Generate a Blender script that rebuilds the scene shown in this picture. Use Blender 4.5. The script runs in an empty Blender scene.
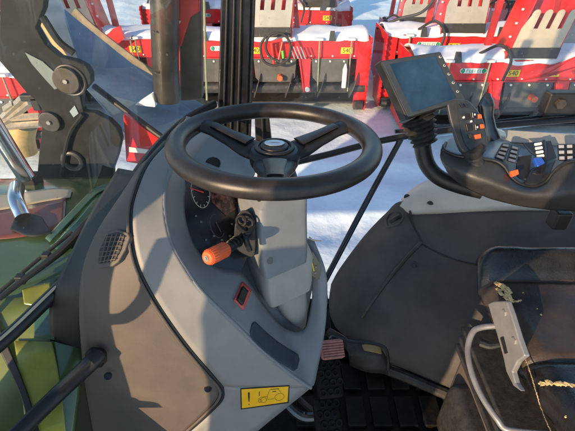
import bpy, bmesh, math, random
from mathutils import Vector, Matrix, noise
random.seed(7)
S = bpy.context.scene
COL = S.collection
# ------------------------------------------------------------------ camera
CAM = Vector((0, 0, 2.45)); PITCH = math.radians(36); F = 415.0
cp, sp = math.cos(PITCH), math.sin(PITCH)
FW = Vector((0, cp, -sp)); UP = Vector((0, sp, cp)); RT = Vector((1, 0, 0))
def ray(px, py):
    return FW + RT*((px-287.5)/F) + UP*((215.5-py)/F)
def P(px, py, d): return CAM + ray(px, py)*d
def PX(px, py, X): r = ray(px, py); return CAM + r*(X/r.x)
def PY(px, py, Y): r = ray(px, py); return CAM + r*(Y/r.y)
def PZ(px, py, Z): r = ray(px, py); return CAM + r*((Z-CAM.z)/r.z)
cd = bpy.data.cameras.new('camera'); cam = bpy.data.objects.new('camera', cd); COL.objects.link(cam)
cam.location = CAM; cam.rotation_euler = (math.pi/2-PITCH, 0, 0)
cd.sensor_width = 36; cd.lens = 36*F/575; cd.clip_start = .02; cd.clip_end = 2000
S.camera = cam
# ------------------------------------------------------------------ materials
MATS = {}
def mat(name, col, rough=.6, metal=0, var=.12, scale=30, bump=0, bscale=200, coat=0, col2=None, spec=.5, lo=.35, hi=.65, detail=6, rv=.1):
    if name in MATS: return MATS[name]
    m = bpy.data.materials.new(name); m.use_nodes = True; nt = m.node_tree; N = nt.nodes; L = nt.links
    b = N['Principled BSDF']
    tc = N.new('ShaderNodeTexCoord'); nz = N.new('ShaderNodeTexNoise'); nz.inputs['Scale'].default_value = scale; nz.inputs['Detail'].default_value = detail
    nz.inputs['Roughness'].default_value = .65
    L.new(tc.outputs['Object'], nz.inputs['Vector'])
    cr = N.new('ShaderNodeValToRGB'); cr.color_ramp.elements[0].position = lo; cr.color_ramp.elements[1].position = hi
    c1 = [c*(1-var) for c in col]; c2 = list(col2) if col2 else [min(1, c*(1+var)+var*.02) for c in col]
    cr.color_ramp.elements[0].color = (*c1, 1); cr.color_ramp.elements[1].color = (*c2, 1)
    L.new(nz.outputs['Fac'], cr.inputs['Fac']); L.new(cr.outputs['Color'], b.inputs['Base Color'])
    mr = N.new('ShaderNodeMapRange'); mr.inputs['To Min'].default_value = max(0, rough-rv); mr.inputs['To Max'].default_value = min(1, rough+rv)
    L.new(nz.outputs['Fac'], mr.inputs['Value']); L.new(mr.outputs['Result'], b.inputs['Roughness'])
    b.inputs['Metallic'].default_value = metal; b.inputs['Coat Weight'].default_value = coat; b.inputs['Coat Roughness'].default_value = .15
    b.inputs['Specular IOR Level'].default_value = spec
    if bump:
        n2 = N.new('ShaderNodeTexNoise'); n2.inputs['Scale'].default_value = bscale; n2.inputs['Detail'].default_value = 3
        L.new(tc.outputs['Object'], n2.inputs['Vector'])
        bp = N.new('ShaderNodeBump'); bp.inputs['Strength'].default_value = bump; bp.inputs['Distance'].default_value = .002 if bscale > 20 else .05
        L.new(n2.outputs['Fac'], bp.inputs['Height']); L.new(bp.outputs['Normal'], b.inputs['Normal'])
    MATS[name] = m; return m
def glassmat(name, tint, film, fcol, gl=.04):
    m = bpy.data.materials.new(name); m.use_nodes = True; nt = m.node_tree; N = nt.nodes; L = nt.links
    N.remove(N['Principled BSDF']); out = N['Material Output']
    tr = N.new('ShaderNodeBsdfTransparent'); tr.inputs['Color'].default_value = (*tint, 1)
    gs = N.new('ShaderNodeBsdfGlossy'); gs.inputs['Roughness'].default_value = .03
    fr = N.new('ShaderNodeFresnel'); fr.inputs['IOR'].default_value = 1.35
    mx = N.new('ShaderNodeMixShader'); L.new(fr.outputs['Fac'], mx.inputs['Fac']); L.new(tr.outputs[0], mx.inputs[1]); L.new(gs.outputs[0], mx.inputs[2])
    df = N.new('ShaderNodeBsdfGlossy'); df.inputs['Color'].default_value = (*fcol, 1); df.inputs['Roughness'].default_value = .55
    tc0 = N.new('ShaderNodeTexCoord'); tc = N.new('ShaderNodeMapping'); tc.inputs['Rotation'].default_value = (0, .7, 0); tc.inputs['Scale'].default_value = (.35, 1, 1.6); L.new(tc0.outputs['Object'], tc.inputs['Vector'])
    nz = N.new('ShaderNodeTexNoise'); nz.inputs['Scale'].default_value = 7; nz.inputs['Detail'].default_value = 8
    L.new(tc.outputs['Vector'], nz.inputs['Vector'])
    mr = N.new('ShaderNodeMapRange'); mr.inputs['From Min'].default_value = .3; mr.inputs['From Max'].default_value = .7
    mr.inputs['To Min'].default_value = film*.6; mr.inputs['To Max'].default_value = min(1, film*1.4)
    L.new(nz.outputs['Fac'], mr.inputs['Value'])
    # dried droplets / dust specks on the pane
    vo = N.new('ShaderNodeTexVoronoi'); vo.inputs['Scale'].default_value = 45; L.new(tc0.outputs['Object'], vo.inputs['Vector'])
    lt = N.new('ShaderNodeMath'); lt.operation = 'LESS_THAN'; lt.inputs[1].default_value = .09; L.new(vo.outputs['Distance'], lt.inputs[0])
    sc = N.new('ShaderNodeMath'); sc.operation = 'MULTIPLY'; sc.inputs[1].default_value = .3; L.new(lt.outputs[0], sc.inputs[0])
    ad = N.new('ShaderNodeMath'); ad.use_clamp = True; L.new(mr.outputs[0], ad.inputs[0]); L.new(sc.outputs[0], ad.inputs[1])
    m2 = N.new('ShaderNodeMixShader'); L.new(ad.outputs[0], m2.inputs['Fac']); L.new(mx.outputs[0], m2.inputs[1]); L.new(df.outputs[0], m2.inputs[2])
    L.new(m2.outputs[0], out.inputs['Surface'])
    MATS[name] = m; return m
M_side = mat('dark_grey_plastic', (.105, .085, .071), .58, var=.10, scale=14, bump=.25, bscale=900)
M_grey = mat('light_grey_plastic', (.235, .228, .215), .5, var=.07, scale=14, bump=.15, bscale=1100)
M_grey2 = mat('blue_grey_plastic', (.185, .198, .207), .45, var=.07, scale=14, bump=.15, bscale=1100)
M_beige = mat('pale_column_plastic', (.34, .325, .29), .5, var=.06, scale=20, bump=.1, bscale=1100)
M_black = mat('black_plastic', (.012, .012, .013), .42, spec=.4, var=.2, scale=40, bump=.1, bscale=700)
M_rubber = mat('black_rubber', (.022, .021, .021), .6, var=.3, scale=60, bump=.3, bscale=400)
M_seal = mat('black_seal', (.01, .01, .011), .5, var=.2)
M_paint = mat('gloss_black_paint', (.012, .012, .014), .22, var=.2, coat=.5)
M_rim = mat('steering_leather', (.016, .012, .010), .36, var=.25, scale=35, bump=.12, bscale=1500)
M_seat = mat('black_seat_vinyl', (.013, .012, .012), .28, var=.3, scale=12, bump=.3, bscale=260)
M_seat2 = mat('worn_seat_vinyl', (.030, .023, .018), .40, var=.35, scale=8, bump=.35, bscale=260, col2=(.075, .05, .035))
M_foam = mat('yellow_foam', (.70, .50, .24), .9, var=.3, scale=150, bump=.8, bscale=300)
M_fend = mat('fender_plastic', (.062, .059, .058), .65, var=.22, scale=6, bump=.3, bscale=600, col2=(.085, .078, .073), spec=.3)
M_cream = mat('cream_trim', (.52, .48, .41), .55, var=.08, scale=12)
M_mat = mat('floor_rubber', (.006, .0065, .008), .6, var=.4, scale=14, bump=.4, bscale=200, col2=(.016, .014, .012), spec=.15)
M_silver = mat('grey_metal', (.27, .265, .265), .45, metal=.4, var=.1, scale=30)
M_chrome = mat('chrome_metal', (.7, .7, .7), .18, metal=1, var=.1)
M_orange = mat('orange_plastic', (.75, .12, .03), .45, var=.1, scale=60)
M_redtrim = mat('red_bezel', (.55, .09, .07), .5)
M_pink = mat('faded_red_rubber', (.36, .15, .12), .75, var=.2, scale=80)
M_red = mat('red_paint', (.60, .018, .020), .32, var=.14, scale=5, coat=.25, bump=.05, bscale=50)
M_redd = mat('dark_red_paint', (.38, .016, .02), .45, var=.25, scale=5)
M_plate = mat('dark_flap_rubber', (.07, .07, .068), .7, var=.25, scale=7)
M_steel = mat('dark_steel', (.035, .034, .036), .45, var=.3, scale=20)
M_tan = mat('bare_deflector_board', (.46, .38, .29), .7, var=.12, scale=4)
M_dgrey = mat('grey_deflector_steel', (.33, .32, .30), .6, var=.12, scale=4)
M_yel = mat('yellow_sticker', (.85, .55, .02), .5, var=.04)
M_sticker = mat('warning_yellow', (.88, .47, .01), .45, var=.03)
M_white = mat('white_paint', (.75, .76, .74), .5, var=.05)
M_green = mat('green_label', (.01, .32, .16), .5)
M_strap = mat('pale_green_rod', (.22, .26, .17), .6, var=.2)
M_snow = mat('snow', (.80, .91, .95), .8, var=.04, scale=2.5, bump=.2, bscale=9, spec=.2)
M_snow2 = mat('settled_snow', (.78, .83, .89), .8, var=.04, scale=6, bump=.5, bscale=30, spec=.2)
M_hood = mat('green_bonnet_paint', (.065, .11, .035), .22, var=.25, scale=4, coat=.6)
M_hoody = mat('sunlit_bonnet_green', (.26, .30, .012), .3, var=.2, scale=8, coat=.4)  # sunlit copy of the bonnet green, sunlight put into the colour
M_brown = mat('brown_red_reflection', (.20, .055, .035), .35, var=.25, scale=9, coat=.3)
M_ivory = mat('ivory_tone', (.50, .42, .30), .4, var=.12, scale=6)
M_brown_strip = mat('mottled_brown', (.16, .125, .08), .6, var=.4, scale=25)
M_refl = mat('reflection_brown', (.04, .036, .030), .42, metal=.35, var=.4, scale=12)  # colour of the pillar reflection in the glass
M_brk = mat('bracket_cast_iron', (.013, .0145, .016), .75, var=.35, scale=9, bump=.3, bscale=150, spec=.25)
M_boss = mat('bronze_boss', (.05, .042, .034), .5, metal=.3, var=.25, scale=40)
M_screen = mat('screen_glass', (.016, .05, .10), .10, var=.45, scale=5, spec=.3)
M_gauge = mat('gauge_face', (.012, .012, .014), .25, var=.2, coat=.5)
M_needle = mat('red_needle', (.8, .05, .03), .5)
M_tick = mat('gauge_print', (.62, .55, .42), .6)
M_disp = mat('cluster_display', (.05, .025, .022), .18, var=.5, scale=60, coat=.5, col2=(.30, .10, .07), lo=.45, hi=.62)  # reddish mottling painted in for reflections on the display
M_pad = mat('blue_black_pad', (.028, .042, .055), .6, var=.15, scale=60, bump=.4, bscale=1500)
M_blue = mat('blue_cap', (.02, .09, .45), .4)
M_emb = mat('emblem_film', (.35, .42, .50), .3, metal=.5)
M_ochre = mat('ochre_tan', (.36, .25, .10), .6, var=.25, scale=12)
G_win = glassmat('window_glass', (.97, .99, .98), .01, (.5, .5, .5))
G_ws = glassmat('windscreen_glass', (.93, .97, .95), .07, (.55, .56, .50))  # streaky film stands for reflections and haze on the windscreen
G_film = glassmat('blue_reflection_film', (.5, .62, .75), .66, (.36, .46, .55))  # blue of the reflection, painted as a film over the pane
G_clus = glassmat('cluster_lens', (.9, .9, .9), .03, (.3, .25, .2))
# ------------------------------------------------------------------ objects
ORG = {}
def tag(o, label, cat, group=None, kind=None):
    if label: o['label'] = label
    if cat: o['category'] = cat
    if group: o['group'] = group
    if kind: o['kind'] = kind
    return o
def thing(name, loc, label, cat, group=None):
    o = bpy.data.objects.new(name, None); COL.objects.link(o); o.location = loc; o.empty_display_size = .1
    ORG[o.name] = Vector(loc); return tag(o, label, cat, group)
def obj(name, bm, m, parent=None, smooth=True, solid=0, bevel=0, seg=2, face=False, sub=0):
    bmesh.ops.remove_doubles(bm, verts=bm.verts, dist=1e-6)
    if face:   # orient sheet to the camera, thickness goes away from it
        bm.normal_update()
        s = sum((f.normal.dot(CAM-f.calc_center_median())*f.calc_area() for f in bm.faces))
        if s < 0: bmesh.ops.reverse_faces(bm, faces=bm.faces)
    else:
        bmesh.ops.recalc_face_normals(bm, faces=bm.faces)
    me = bpy.data.meshes.new(name)
    org = ORG.get(parent.name, Vector()) if parent else Vector()
    bmesh.ops.translate(bm, verts=bm.verts, vec=-org)
    bm.to_mesh(me); bm.free()
    if m: me.materials.append(m)
    if smooth:
        for p in me.polygons: p.use_smooth = True
    o = bpy.data.objects.new(name, me); COL.objects.link(o)
    if parent: o.parent = parent
    ORG[o.name] = org
    if sub:
        md = o.modifiers.new('sub', 'SUBSURF'); md.levels = md.render_levels = sub
    if solid:
        md = o.modifiers.new('solid', 'SOLIDIFY'); md.thickness = solid; md.offset = -1
    if bevel:
        md = o.modifiers.new('bevel', 'BEVEL'); md.width = bevel; md.segments = seg; md.limit_method = 'ANGLE'; md.angle_limit = math.radians(35)
        md.harden_normals = True
    if smooth and not (solid or face or sub):
        try: me.set_sharp_from_angle(angle=math.radians(35))
        except Exception: pass
    return o
def objs(name, bm, m, parent, **kw):
    """every loose piece of bm becomes an object of its own"""
    bm.verts.ensure_lookup_table(); seen = set(); out = []
    for v0 in list(bm.verts):
        if v0 in seen: continue
        st = [v0]; seen.add(v0); isl = []
        while st:
            v = st.pop(); isl.append(v)
            for e in v.link_edges:
                w = e.other_vert(v)
                if w not in seen: seen.add(w); st.append(w)
        nb = bmesh.new(); mp = {v: nb.verts.new(v.co) for v in isl}; fs = set(f for v in isl for f in v.link_faces)
        for f in fs: nb.faces.new([mp[v] for v in f.verts])
        out.append(obj(name, nb, m, parent, **kw))
    bm.free(); return out
def crv(pts, n):
    pts = [Vector(p) for p in pts]
    if len(pts) == 2: return [pts[0].lerp(pts[1], i/(n-1)) for i in range(n)]
    ext = [2*pts[0]-pts[1]] + pts + [2*pts[-1]-pts[-2]]
    dense = []
    for i in range(1, len(ext)-2):
        p0, p1, p2, p3 = ext[i-1:i+3]
        for k in range(16):
            t = k/16
            dense.append(.5*((2*p1)+(p2-p0)*t+(2*p0-5*p1+4*p2-p3)*t*t+(3*p1-p0-3*p2+p3)*t**3))
    dense.append(pts[-1])
    L = [0]
    for a, b in zip(dense, dense[1:]): L.append(L[-1]+(b-a).length)
    out = []; j = 0
    for i in range(n):
        s = L[-1]*i/(n-1)
        while j < len(L)-2 and L[j+1] < s: j += 1
        t = (s-L[j])/max(1e-9, L[j+1]-L[j]); out.append(dense[j].lerp(dense[j+1], min(1, max(0, t))))
    return out
def pl(*pts): return [P(*p) for p in pts]
def grid(bm, R, closed=False):
    V = [[bm.verts.new(p) for p in r] for r in R]
    for a, b in zip(V, V[1:]):
        n = len(a)
        for i in range(n if closed else n-1):
            bm.faces.new((a[i], a[(i+1) % n], b[(i+1) % n], b[i]))
    return V
def loft(rows, nu=40, nv=10):
    rows = [crv(r, nu) for r in rows]
    cols = [crv([r[i] for r in rows], nv) for i in range(nu)]
    bm = bmesh.new(); grid(bm, [[cols[i][j] for i in range(nu)] for j in range(nv)]); return bm
def sweep(pts, r, n=14, bm=None, ns=None, smoothp=True, up=None, caps=True):
    """tube along pts; r float / list / list of (a,b)"""
    bm = bm or bmesh.new()
    m = ns or (len(pts)*6 if len(pts) > 2 else 2)
    C = crv(pts, m) if smoothp else [Vector(p) for p in pts]
    m = len(C); rs = r if isinstance(r, list) else [r]*2
    def rad(t):
        x = t*(len(rs)-1); i = min(int(x), len(rs)-2); f = x-i
        a, b = rs[i], rs[i+1]
        a = a if isinstance(a, tuple) else (a, a); b = b if isinstance(b, tuple) else (b, b)
        return a[0]*(1-f)+b[0]*f, a[1]*(1-f)+b[1]*f
    T = (C[1]-C[0]).normalized(); u = Vector(up) if up else (Vector((0, 0, 1)) if abs(T.z) < .9 else Vector((1, 0, 0)))
    R = []
    for i, c in enumerate(C):
        T = (C[min(i+1, m-1)]-C[max(i-1, 0)]).normalized()
        if up: u = Vector(up)
        u = (u - T*u.dot(T)).normalized(); v = T.cross(u)
        a, b = rad(i/(m-1))
        R.append([c + v*a*math.cos(2*math.pi*k/n) + u*b*math.sin(2*math.pi*k/n) for k in range(n)])
    V = grid(bm, R, True)
    if caps:
        bm.faces.new(V[0][::-1]); bm.faces.new(V[-1])
    return bm
def box(c, s, rot=0, bm=None, rx=0, ry=0):
    bm = bm or bmesh.new()
    r = bmesh.ops.create_cube(bm, size=1)
    Mx = Matrix.Translation(c) @ Matrix.Rotation(rot, 4, 'Z') @ Matrix.Rotation(rx, 4, 'X') @ Matrix.Rotation(ry, 4, 'Y') @ Matrix.Diagonal((*s, 1))
    bmesh.ops.transform(bm, matrix=Mx, verts=r['verts']); return bm
def prism(pts, vec, bm=None):
    bm = bm or bmesh.new(); vec = Vector(vec)
    a = [bm.verts.new(p) for p in pts]; b = [bm.verts.new(Vector(p)+vec) for p in pts]
    n = len(a); bm.faces.new(a); bm.faces.new(b[::-1])
    for i in range(n): bm.faces.new((a[i], b[i], b[(i+1) % n], a[(i+1) % n]))
    return bm
def disc(c, nrm, r, h, n=24, bm=None, r2=None):
    bm = bm or bmesh.new(); nrm = Vector(nrm).normalized()
    return sweep([Vector(c)-nrm*h/2, Vector(c)+nrm*h/2], [r, r if r2 is None else r2], n, bm, smoothp=False)
def torus(c, nrm, R, r, n=48, k=10, bm=None, a0=0, a1=2*math.pi):
    bm = bm or bmesh.new(); nrm = Vector(nrm).normalized(); x = nrm.orthogonal().normalized(); y = nrm.cross(x)
    rows = []
    full = abs(a1-a0-2*math.pi) < 1e-6
    for i in range(n+1):
        a = a0+(a1-a0)*i/n; d = x*math.cos(a)+y*math.sin(a)
        rows.append([Vector(c)+d*(R+r*math.cos(2*math.pi*j/k))+nrm*r*math.sin(2*math.pi*j/k) for j in range(k)])
    grid(bm, rows, True); return bm
def text(s, origin, xdir, ydir, h, m, parent, name='lettering', lift=.001, sx=1, align='CENTER'):
    c = bpy.data.curves.new(name, 'FONT'); c.body = s; c.size = 1; c.align_x = align; c.align_y = 'CENTER'; c.extrude = .01
    t = bpy.data.objects.new(name, c); COL.objects.link(t)
    me = bpy.data.meshes.new_from_object(t.evaluated_get(bpy.context.evaluated_depsgraph_get()))
    bpy.data.objects.remove(t); bpy.data.curves.remove(c)
    bm = bmesh.new(); bm.from_mesh(me); bpy.data.meshes.remove(me)
    x = Vector(xdir).normalized(); z = x.cross(Vector(ydir)).normalized(); y = z.cross(x)
    if z.dot(CAM-Vector(origin)) < 0: z = -z
    for v in bm.verts:
        p = v.co.copy(); v.co = Vector(origin)+x*p.x*h*sx+y*p.y*h+z*(lift+p.z*h*.3)
    return obj(name, bm, m, parent, smooth=False)

# ================================================================== SETTING
# ground with snow
def axis(lo, hi, fine0, fine1, step, g=1.25):
    a = []; x = fine0
    while x < fine1: a.append(x); x += step
    s = step; y = a[-1]
    while y < hi: s *= g; y += s; a.append(y)
    s = step; y = fine0; b = []
    while y > lo: s *= g; y -= s; b.append(y)
    return b[::-1]+a
xs = axis(-400, 400, -9, 9, .09); ys = axis(-120, 700, 1.5, 17, .09)
def gz(x, y):
    v = .05*noise.noise(Vector((x*.6, y*.6, 0)))+.022*noise.noise(Vector((x*2.3, y*2.3, 3)))+.012*noise.noise(Vector((x*5, y*5, 5)))+.02*max(0, noise.noise(Vector((x*3.1, y*3.1, 8)))-.25)
    if y > 10: v += min(1.2, (y-10)*.10)*(.5+.5*noise.noise(Vector((x*.25, y*.25, 9))))
    # tyre tracks
    for k, yt in enumerate((3.2, 4.15)):
        dd = abs(y-yt-.12*math.sin(x*.7+k)); v -= (.035+.012*(1 if math.sin((x+(y-yt)*.8)*22) > 0 else 0))*max(0, 1-dd/.24)**.5
    return v-.06
bm = bmesh.new(); grid(bm, [[Vector((x, y, gz(x, y))) for x in xs] for y in ys])
tag(obj('ground', bm, M_snow), 'trampled snow covering the dealer yard', None, kind='structure')

# ================================================================== SNOW BLOWERS
def blower(cx, y, W, label, chute=0., tags=(), lab=None, rod=None, defl='grey', hose=False, H=1.03, lean=.12, second=None):
    T = thing('snow_blower', (cx, y, 0), label, 'snow blower', 'red tractor snow blowers parked in the snow')
    O = Vector((cx, y, 0)); D = .75; g = -.03
    def v(x, yy, z): return O+Vector((x, yy, z))
    h = W/2
    # housing: back shell, beam, end plates
    b = box(v(0, .06, H-.13), (W-.04, .12, .26)); box(v(0, .42, H-.03), (W-.04, .62, .03), bm=b)
    box(v(0, D-.05, H*.5+.2), (W-.06, .03, H-.5), bm=b)
    obj('housing', b, M_red, T, bevel=.012, smooth=False)
    b = box(v(0, D-.06, .26), (W-.06, .03, .36)); box(v(0, .3, .08), (W-.1, .5, .03), bm=b)
    obj('scraper_shell', b, M_steel, T, smooth=False)
    for s in (-1, 1):
        # serrated end plate
        pts = [v(s*h, -.10, .02)]
        n = 13
        for k in range(n):
            z = .08+(H-.05)*k/n
            pts += [v(s*h, -.12, z), v(s*h, -.16, z+.035)]
        pts += [v(s*h, -.10, H+.04), v(s*h, D, H+.02), v(s*h, D, .02)]
        b = prism(pts, (-s*.02, 0, 0)); box(v(s*(h-.10), -.03, H*.52), (.16, .03, H*.92), bm=b)
        obj('end_plate', b, M_red, T, smooth=False)
        obj('skid', box(v(s*(h-.1), -.05, .09), (.15, .12, .13)), M_steel, T, bevel=.01, smooth=False)
    # dark rubber flaps
    segs = []
    cc = chute
    for (a, c) in ((-h+.28, cc-.42), (cc-.22, cc+.40), (cc+.62, h-.30)):
        if c-a > .25: segs.append((a, c))
    for a, c in segs:
        w = (c-a)
        pts = [v(a, -.03, H-.27), v(c, -.03, H-.27), v(c-.02, -.06, H-.53), v(c-.10, -.07, H-.59), v(a+.08, -.07, H-.59), v(a+.02, -.06, H-.53)]
        fo = obj('rubber_flap', prism(pts, (0, .015, 0)), M_plate, T, smooth=False, bevel=.004)
        b = bmesh.new()
        for k in range(3): disc(v(a+w*(.12+.38*k), -.04, H-.30), (0, 1, 0), .014, .02, 8, b)
        objs('bolt', b, M_white, fo)
    # gussets
    for gx in (cc-.34, cc+.52):
        pts = [v(gx-.09, -.02, H-.26), v(gx+.09, -.02, H-.26), v(gx+.07, -.14, .42), v(gx+.10, -.18, .33), v(gx-.02, -.18, .33)]
        b = prism(pts, (0, .05, 0))
        prism([v(gx-.09, 0, H-.2), v(gx-.09, -.05, H-.25), v(gx-.02, -.2, .33), v(gx-.02, 0, .3)], (.02, 0, 0), b)
        obj('gusset', b, M_red, T, smooth=False)
        obj('hitch_pin', disc(v(gx+.04, -.19, .37), (0, 1, 0), .035, .03, 14), M_white if gx > cc else M_steel, T)
    # auger
    a = obj('auger_shaft', sweep([v(-h+.02, .02, .33), v(h-.02, .02, .33)], .085, 16), M_steel, T)
    b = bmesh.new()
    nf = int(W/.42)
    for k in range(nf):
        x0 = -h+.25+k*(W-.5)/(nf-1)
        rr = []
        for i in range(15):
            t = i/14*math.pi*1.2-.6
            ctr = v(x0+i*.022, .12, .36)
            d = Vector((0, -math.cos(t), math.sin(t)))
            rr.append([ctr+d*.07, ctr+d*.27])
        grid(b, rr)
    obj('auger_flight', b, M_steel, a, solid=.012)
    obj('inner_drum', sweep([v(-h+.1, .55, .5), v(h-.1, .55, .5)], .16, 18), M_redd, T)
    # snow lying on top
    R = []
    for j in range(9):
        r = []
        for i in range(50):
            x = -h+.03+(W-.06)*i/49; t = j/8
            z = H+.0+.11*math.sin(math.pi*min(1, t*1.0+.02))**.6*(.75+.5*noise.noise(Vector((x*2+cx, t*2, y))))
            r.append(v(x, -.03-(.05*max(0, noise.noise(Vector((x*5+cx, 0, y)))) if j < 2 else 0)+.72*t, z+(.012*noise.noise(Vector((x*9+cx, t*9, y))) if 0 < j < 8 else 0) if 0 < j < 8 else H-.012-.06*max(0, noise.noise(Vector((x*4+cx, 3, y))))))
        R.append(r)
    b = bmesh.new(); grid(b, R)
    obj('snow_cover', b, M_snow2, T, solid=.01)
    # chute
    L = lean
    def cv(x, yy, z): return v(cc+x+(z-H)*L, yy+.12+(z-H)*.18, z)
    b = prism([cv(-.30, .15, H), cv(.30, .15, H), cv(.25, .25, 2.4), cv(-.22, .25, 2.4)], (0, .03, 0))
    for s in (-1, 1):
        prism([cv(s*.31, -.12, H), cv(s*.30, .30, H), cv(s*.25, .30, 2.4), cv(s*.26, -.08, 2.4), cv(s*.28, -.14, 1.5)], (.02, 0, 0), b)
    ch = obj('chute', b, M_red, T, smooth=False)
    def cyv(x, z): return cv(x, -.15, z)
    pts = [cyv(-.29, H+.14), cyv(.29, H+.14)]
    z1, z0 = H+.52, H+.36
    fw = .58/4
    xx = .29
    top = []
    for k in range(4):
        xr = .29-k*fw-.005; xl = xr-fw*.62
        r = (xr-xl)/2; xc = (xr+xl)/2
        top.append(cyv(xr, z0) if k else cyv(.29, z0))
        for q in range(7):
            t = math.pi*q/6; top.append(cyv(xc+r*math.cos(t), z1+r*math.sin(t)))
        top.append(cyv(xl, z0) if k < 3 else cyv(xl, z1-.02))
    pts += top+[cyv(-.29, z0)]
    obj('deflector', prism(pts, (0, .012, 0)), M_tan if defl == 'tan' else M_dgrey, ch, smooth=False)
    obj('rubber_strip', prism([cv(-.31, -.16, H+.03), cv(.31, -.17, H+.03), cv(.30, -.165, H+.15), cv(-.30, -.165, H+.15)], (0, .02, 0)), M_rubber, ch, smooth=False)
    b = bmesh.new()
    for k in range(9):
        for s in (-1, 1): disc(cv(s*.33, -.05, H+.1+k*.15), (1, 0, 0), .013, .02, 8, b)
    objs('bolt', b, M_white, ch)
    # three point frame, gearbox, beam fixings
    b = bmesh.new()
    for sx in (-1, 1): sweep([v(cc+sx*.42, .30, H-.02), v(cc+sx*.30, .42, H+.55), v(cc+sx*.10, .50, H+1.05)], [(.035, .05)], 4, b) if 0 else prism([v(cc+sx*.46, .3, H-.02), v(cc+sx*.38, .3, H-.02), v(cc+sx*.31, .42, H+.75), v(cc+sx*.37, .42, H+.75)], (0, .06, 0), b)
    objs('hitch_frame', b, M_redd, T, smooth=False)
    gb = obj('gearbox', sweep([v(cc+.16, .0, .52), v(cc+.16, .14, .52), v(cc+.16, .3, .52)], [.11, .13, .13], 12, smoothp=False), M_steel, T)
    obj('drive_shaft', sweep([v(cc+.16, -.16, .52), v(cc+.16, .02, .52)], .04, 12), mat('orange_guard', (.6, .1, .03), .5), gb)
    b = bmesh.new(); k = -h+.2
    while k < h-.15:
        disc(v(k, -.006, H-.235), (0, 1, 0), .012, .02, 6, b); k += .31
    objs('bolt', b, M_white, T, smooth=False)
    b = box(v(0, -.012, H-.262), (W-.3, .03, .014)); obj('beam_lip', b, M_redd, T, smooth=False)
    for sx in (-1, 1):
        obj('lift_lug', prism([v(sx*(h-.55)-.05, -.06, H-.02), v(sx*(h-.55)+.05, -.06, H-.02), v(sx*(h-.55)+.03, -.02, H+.10), v(sx*(h-.55)-.03, -.02, H+.10)], (0, .03, 0)), M_steel, T, smooth=False)
    # hinge lug
    b = prism([v(cc-.1, -.14, H-.22), v(cc+.1, -.14, H-.22), v(cc+.55, -.16, H+.14), v(cc+.66, -.16, H+.18), v(cc+.68, -.16, H+.02), v(cc+.5, -.15, H-.1)], (0, .02, 0))
    if defl == 'tan': obj('hinge_lug', b, M_red, T, smooth=False)
    else: b.free()
    for (tx, wide) in tags:
        q = obj('rating_tag', box(v(cc+tx, -.009, H-.16), (.17, .012, .085)), M_yel, T, smooth=False)
        text('540', v(cc+tx, -.016, H-.16), (1, 0, 0), (0, 0, 1), .085, M_seal, q)
    if lab is not None:
        x = cc+lab
        b = box(v(x, -.008, H-.13), (.28, .010, .062)); disc(v(x-.14, -.008, H-.13), (0, 1, 0), .031, .01, 16, b); disc(v(x+.14, -.008, H-.13), (0, 1, 0), .031, .01, 16, b)
        q = obj('maker_label', b, M_white, T, smooth=False)
        b = disc(v(x-.14, -.016, H-.13), (0, 1, 0), .023, .004, 14); disc(v(x+.14, -.016, H-.13), (0, 1, 0), .023, .004, 14, b)
        objs('green_dot', b, M_green, q)
        b = bmesh.new()
        for k in range(6):
            box(v(x-.085+k*.034, -.0155, H-.13), (.006, .003, .034), bm=b)
            if k % 2 == 0: box(v(x-.076+k*.034, -.0165, H-.116), (.018, .003, .006), bm=b)
            if k % 3: box(v(x-.076+k*.034, -.0165, H-.145), (.018, .003, .006), bm=b)
        obj('faint_print', b, M_green, q, smooth=False)
    # strap rods with white clamps
    for rx in ([-h+.45, cc-.5, cc+.72, h-.28] if W > 2.2 else [-h+.35, h-.3]):
        if abs(rx-cc) < .2: continue
        q = obj('support_rod', sweep([v(rx, -.06, H+.0), v(rx, -.07, .30)], .010, 8), M_strap, T)
        obj('clamp', box(v(rx, -.05, H+.005), (.10, .07, .03)), M_white, q, smooth=False, bevel=.004)
    if rod is not None:
        obj('marker_sleeve', sweep([v(rod, -.13, .72), v(rod, -.13, .64), v(rod, -.13, .38)], [.010, .035, .035], 10, smoothp=False), M_white, T)
    if hose:
        b = sweep([v(cc-.02, -.2, H+.08), v(cc-.10, -.22, H-.05), v(cc-.06, -.24, H-.24), v(cc+.10, -.25, H-.30), v(cc+.27, -.23, H-.22), v(cc+.31, -.2, H-.04), v(cc+.22, -.17, H+.09), v(cc+.05, -.18, H+.10), v(cc-.03, -.2, H-.04), v(cc+.02, -.22, H-.18), v(cc+.16, -.23, H-.25)], .018, 8)
        obj('hydraulic_hose', b, M_rubber, T)
        b = bmesh.new()
        for k in range(4): sweep([v(cc+.3+k*.05, -.2, H-.06), v(cc+.37+k*.05, -.2, H-.22)], .011, 8, b)
        objs('hose_coupling', b, M_chrome, T)
        b = sweep([v(cc+.05, -.2, H-.02), v(cc+.08, -.22, H-.3)], .02, 8); sweep([v(cc+.05, -.2, H), v(cc+.2, -.2, H+.03)], .02, 8, b); sweep([v(cc+.2, -.2, H), v(cc+.14, -.22, H-.25)], .015, 8, b)
        obj('hose_bracket', b, M_red, T)
        obj('green_cap', sweep([v(cc+.20, -.25, H-.1), v(cc+.21, -.25, H-.2)], .016, 8), mat('green_cap', (.1, .6, .05), .5), T)
    else:
        obj('hydraulic_hose', sweep([v(cc-.6, .1, H+.05), v(cc-.45, -.1, H+.2), v(cc-.3, -.15, H+.05), v(cc-.35, -.2, H-.2)], .018, 8), M_rubber, T)
    return T
blower(-.27, 6.2, 2.9, 'red snow blower with a coiled black hose, right of the black cab pillar', chute=0, tags=((-.2, 0), (1.12, 0)), lab=-.66, rod=1.1, hose=True)
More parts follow.
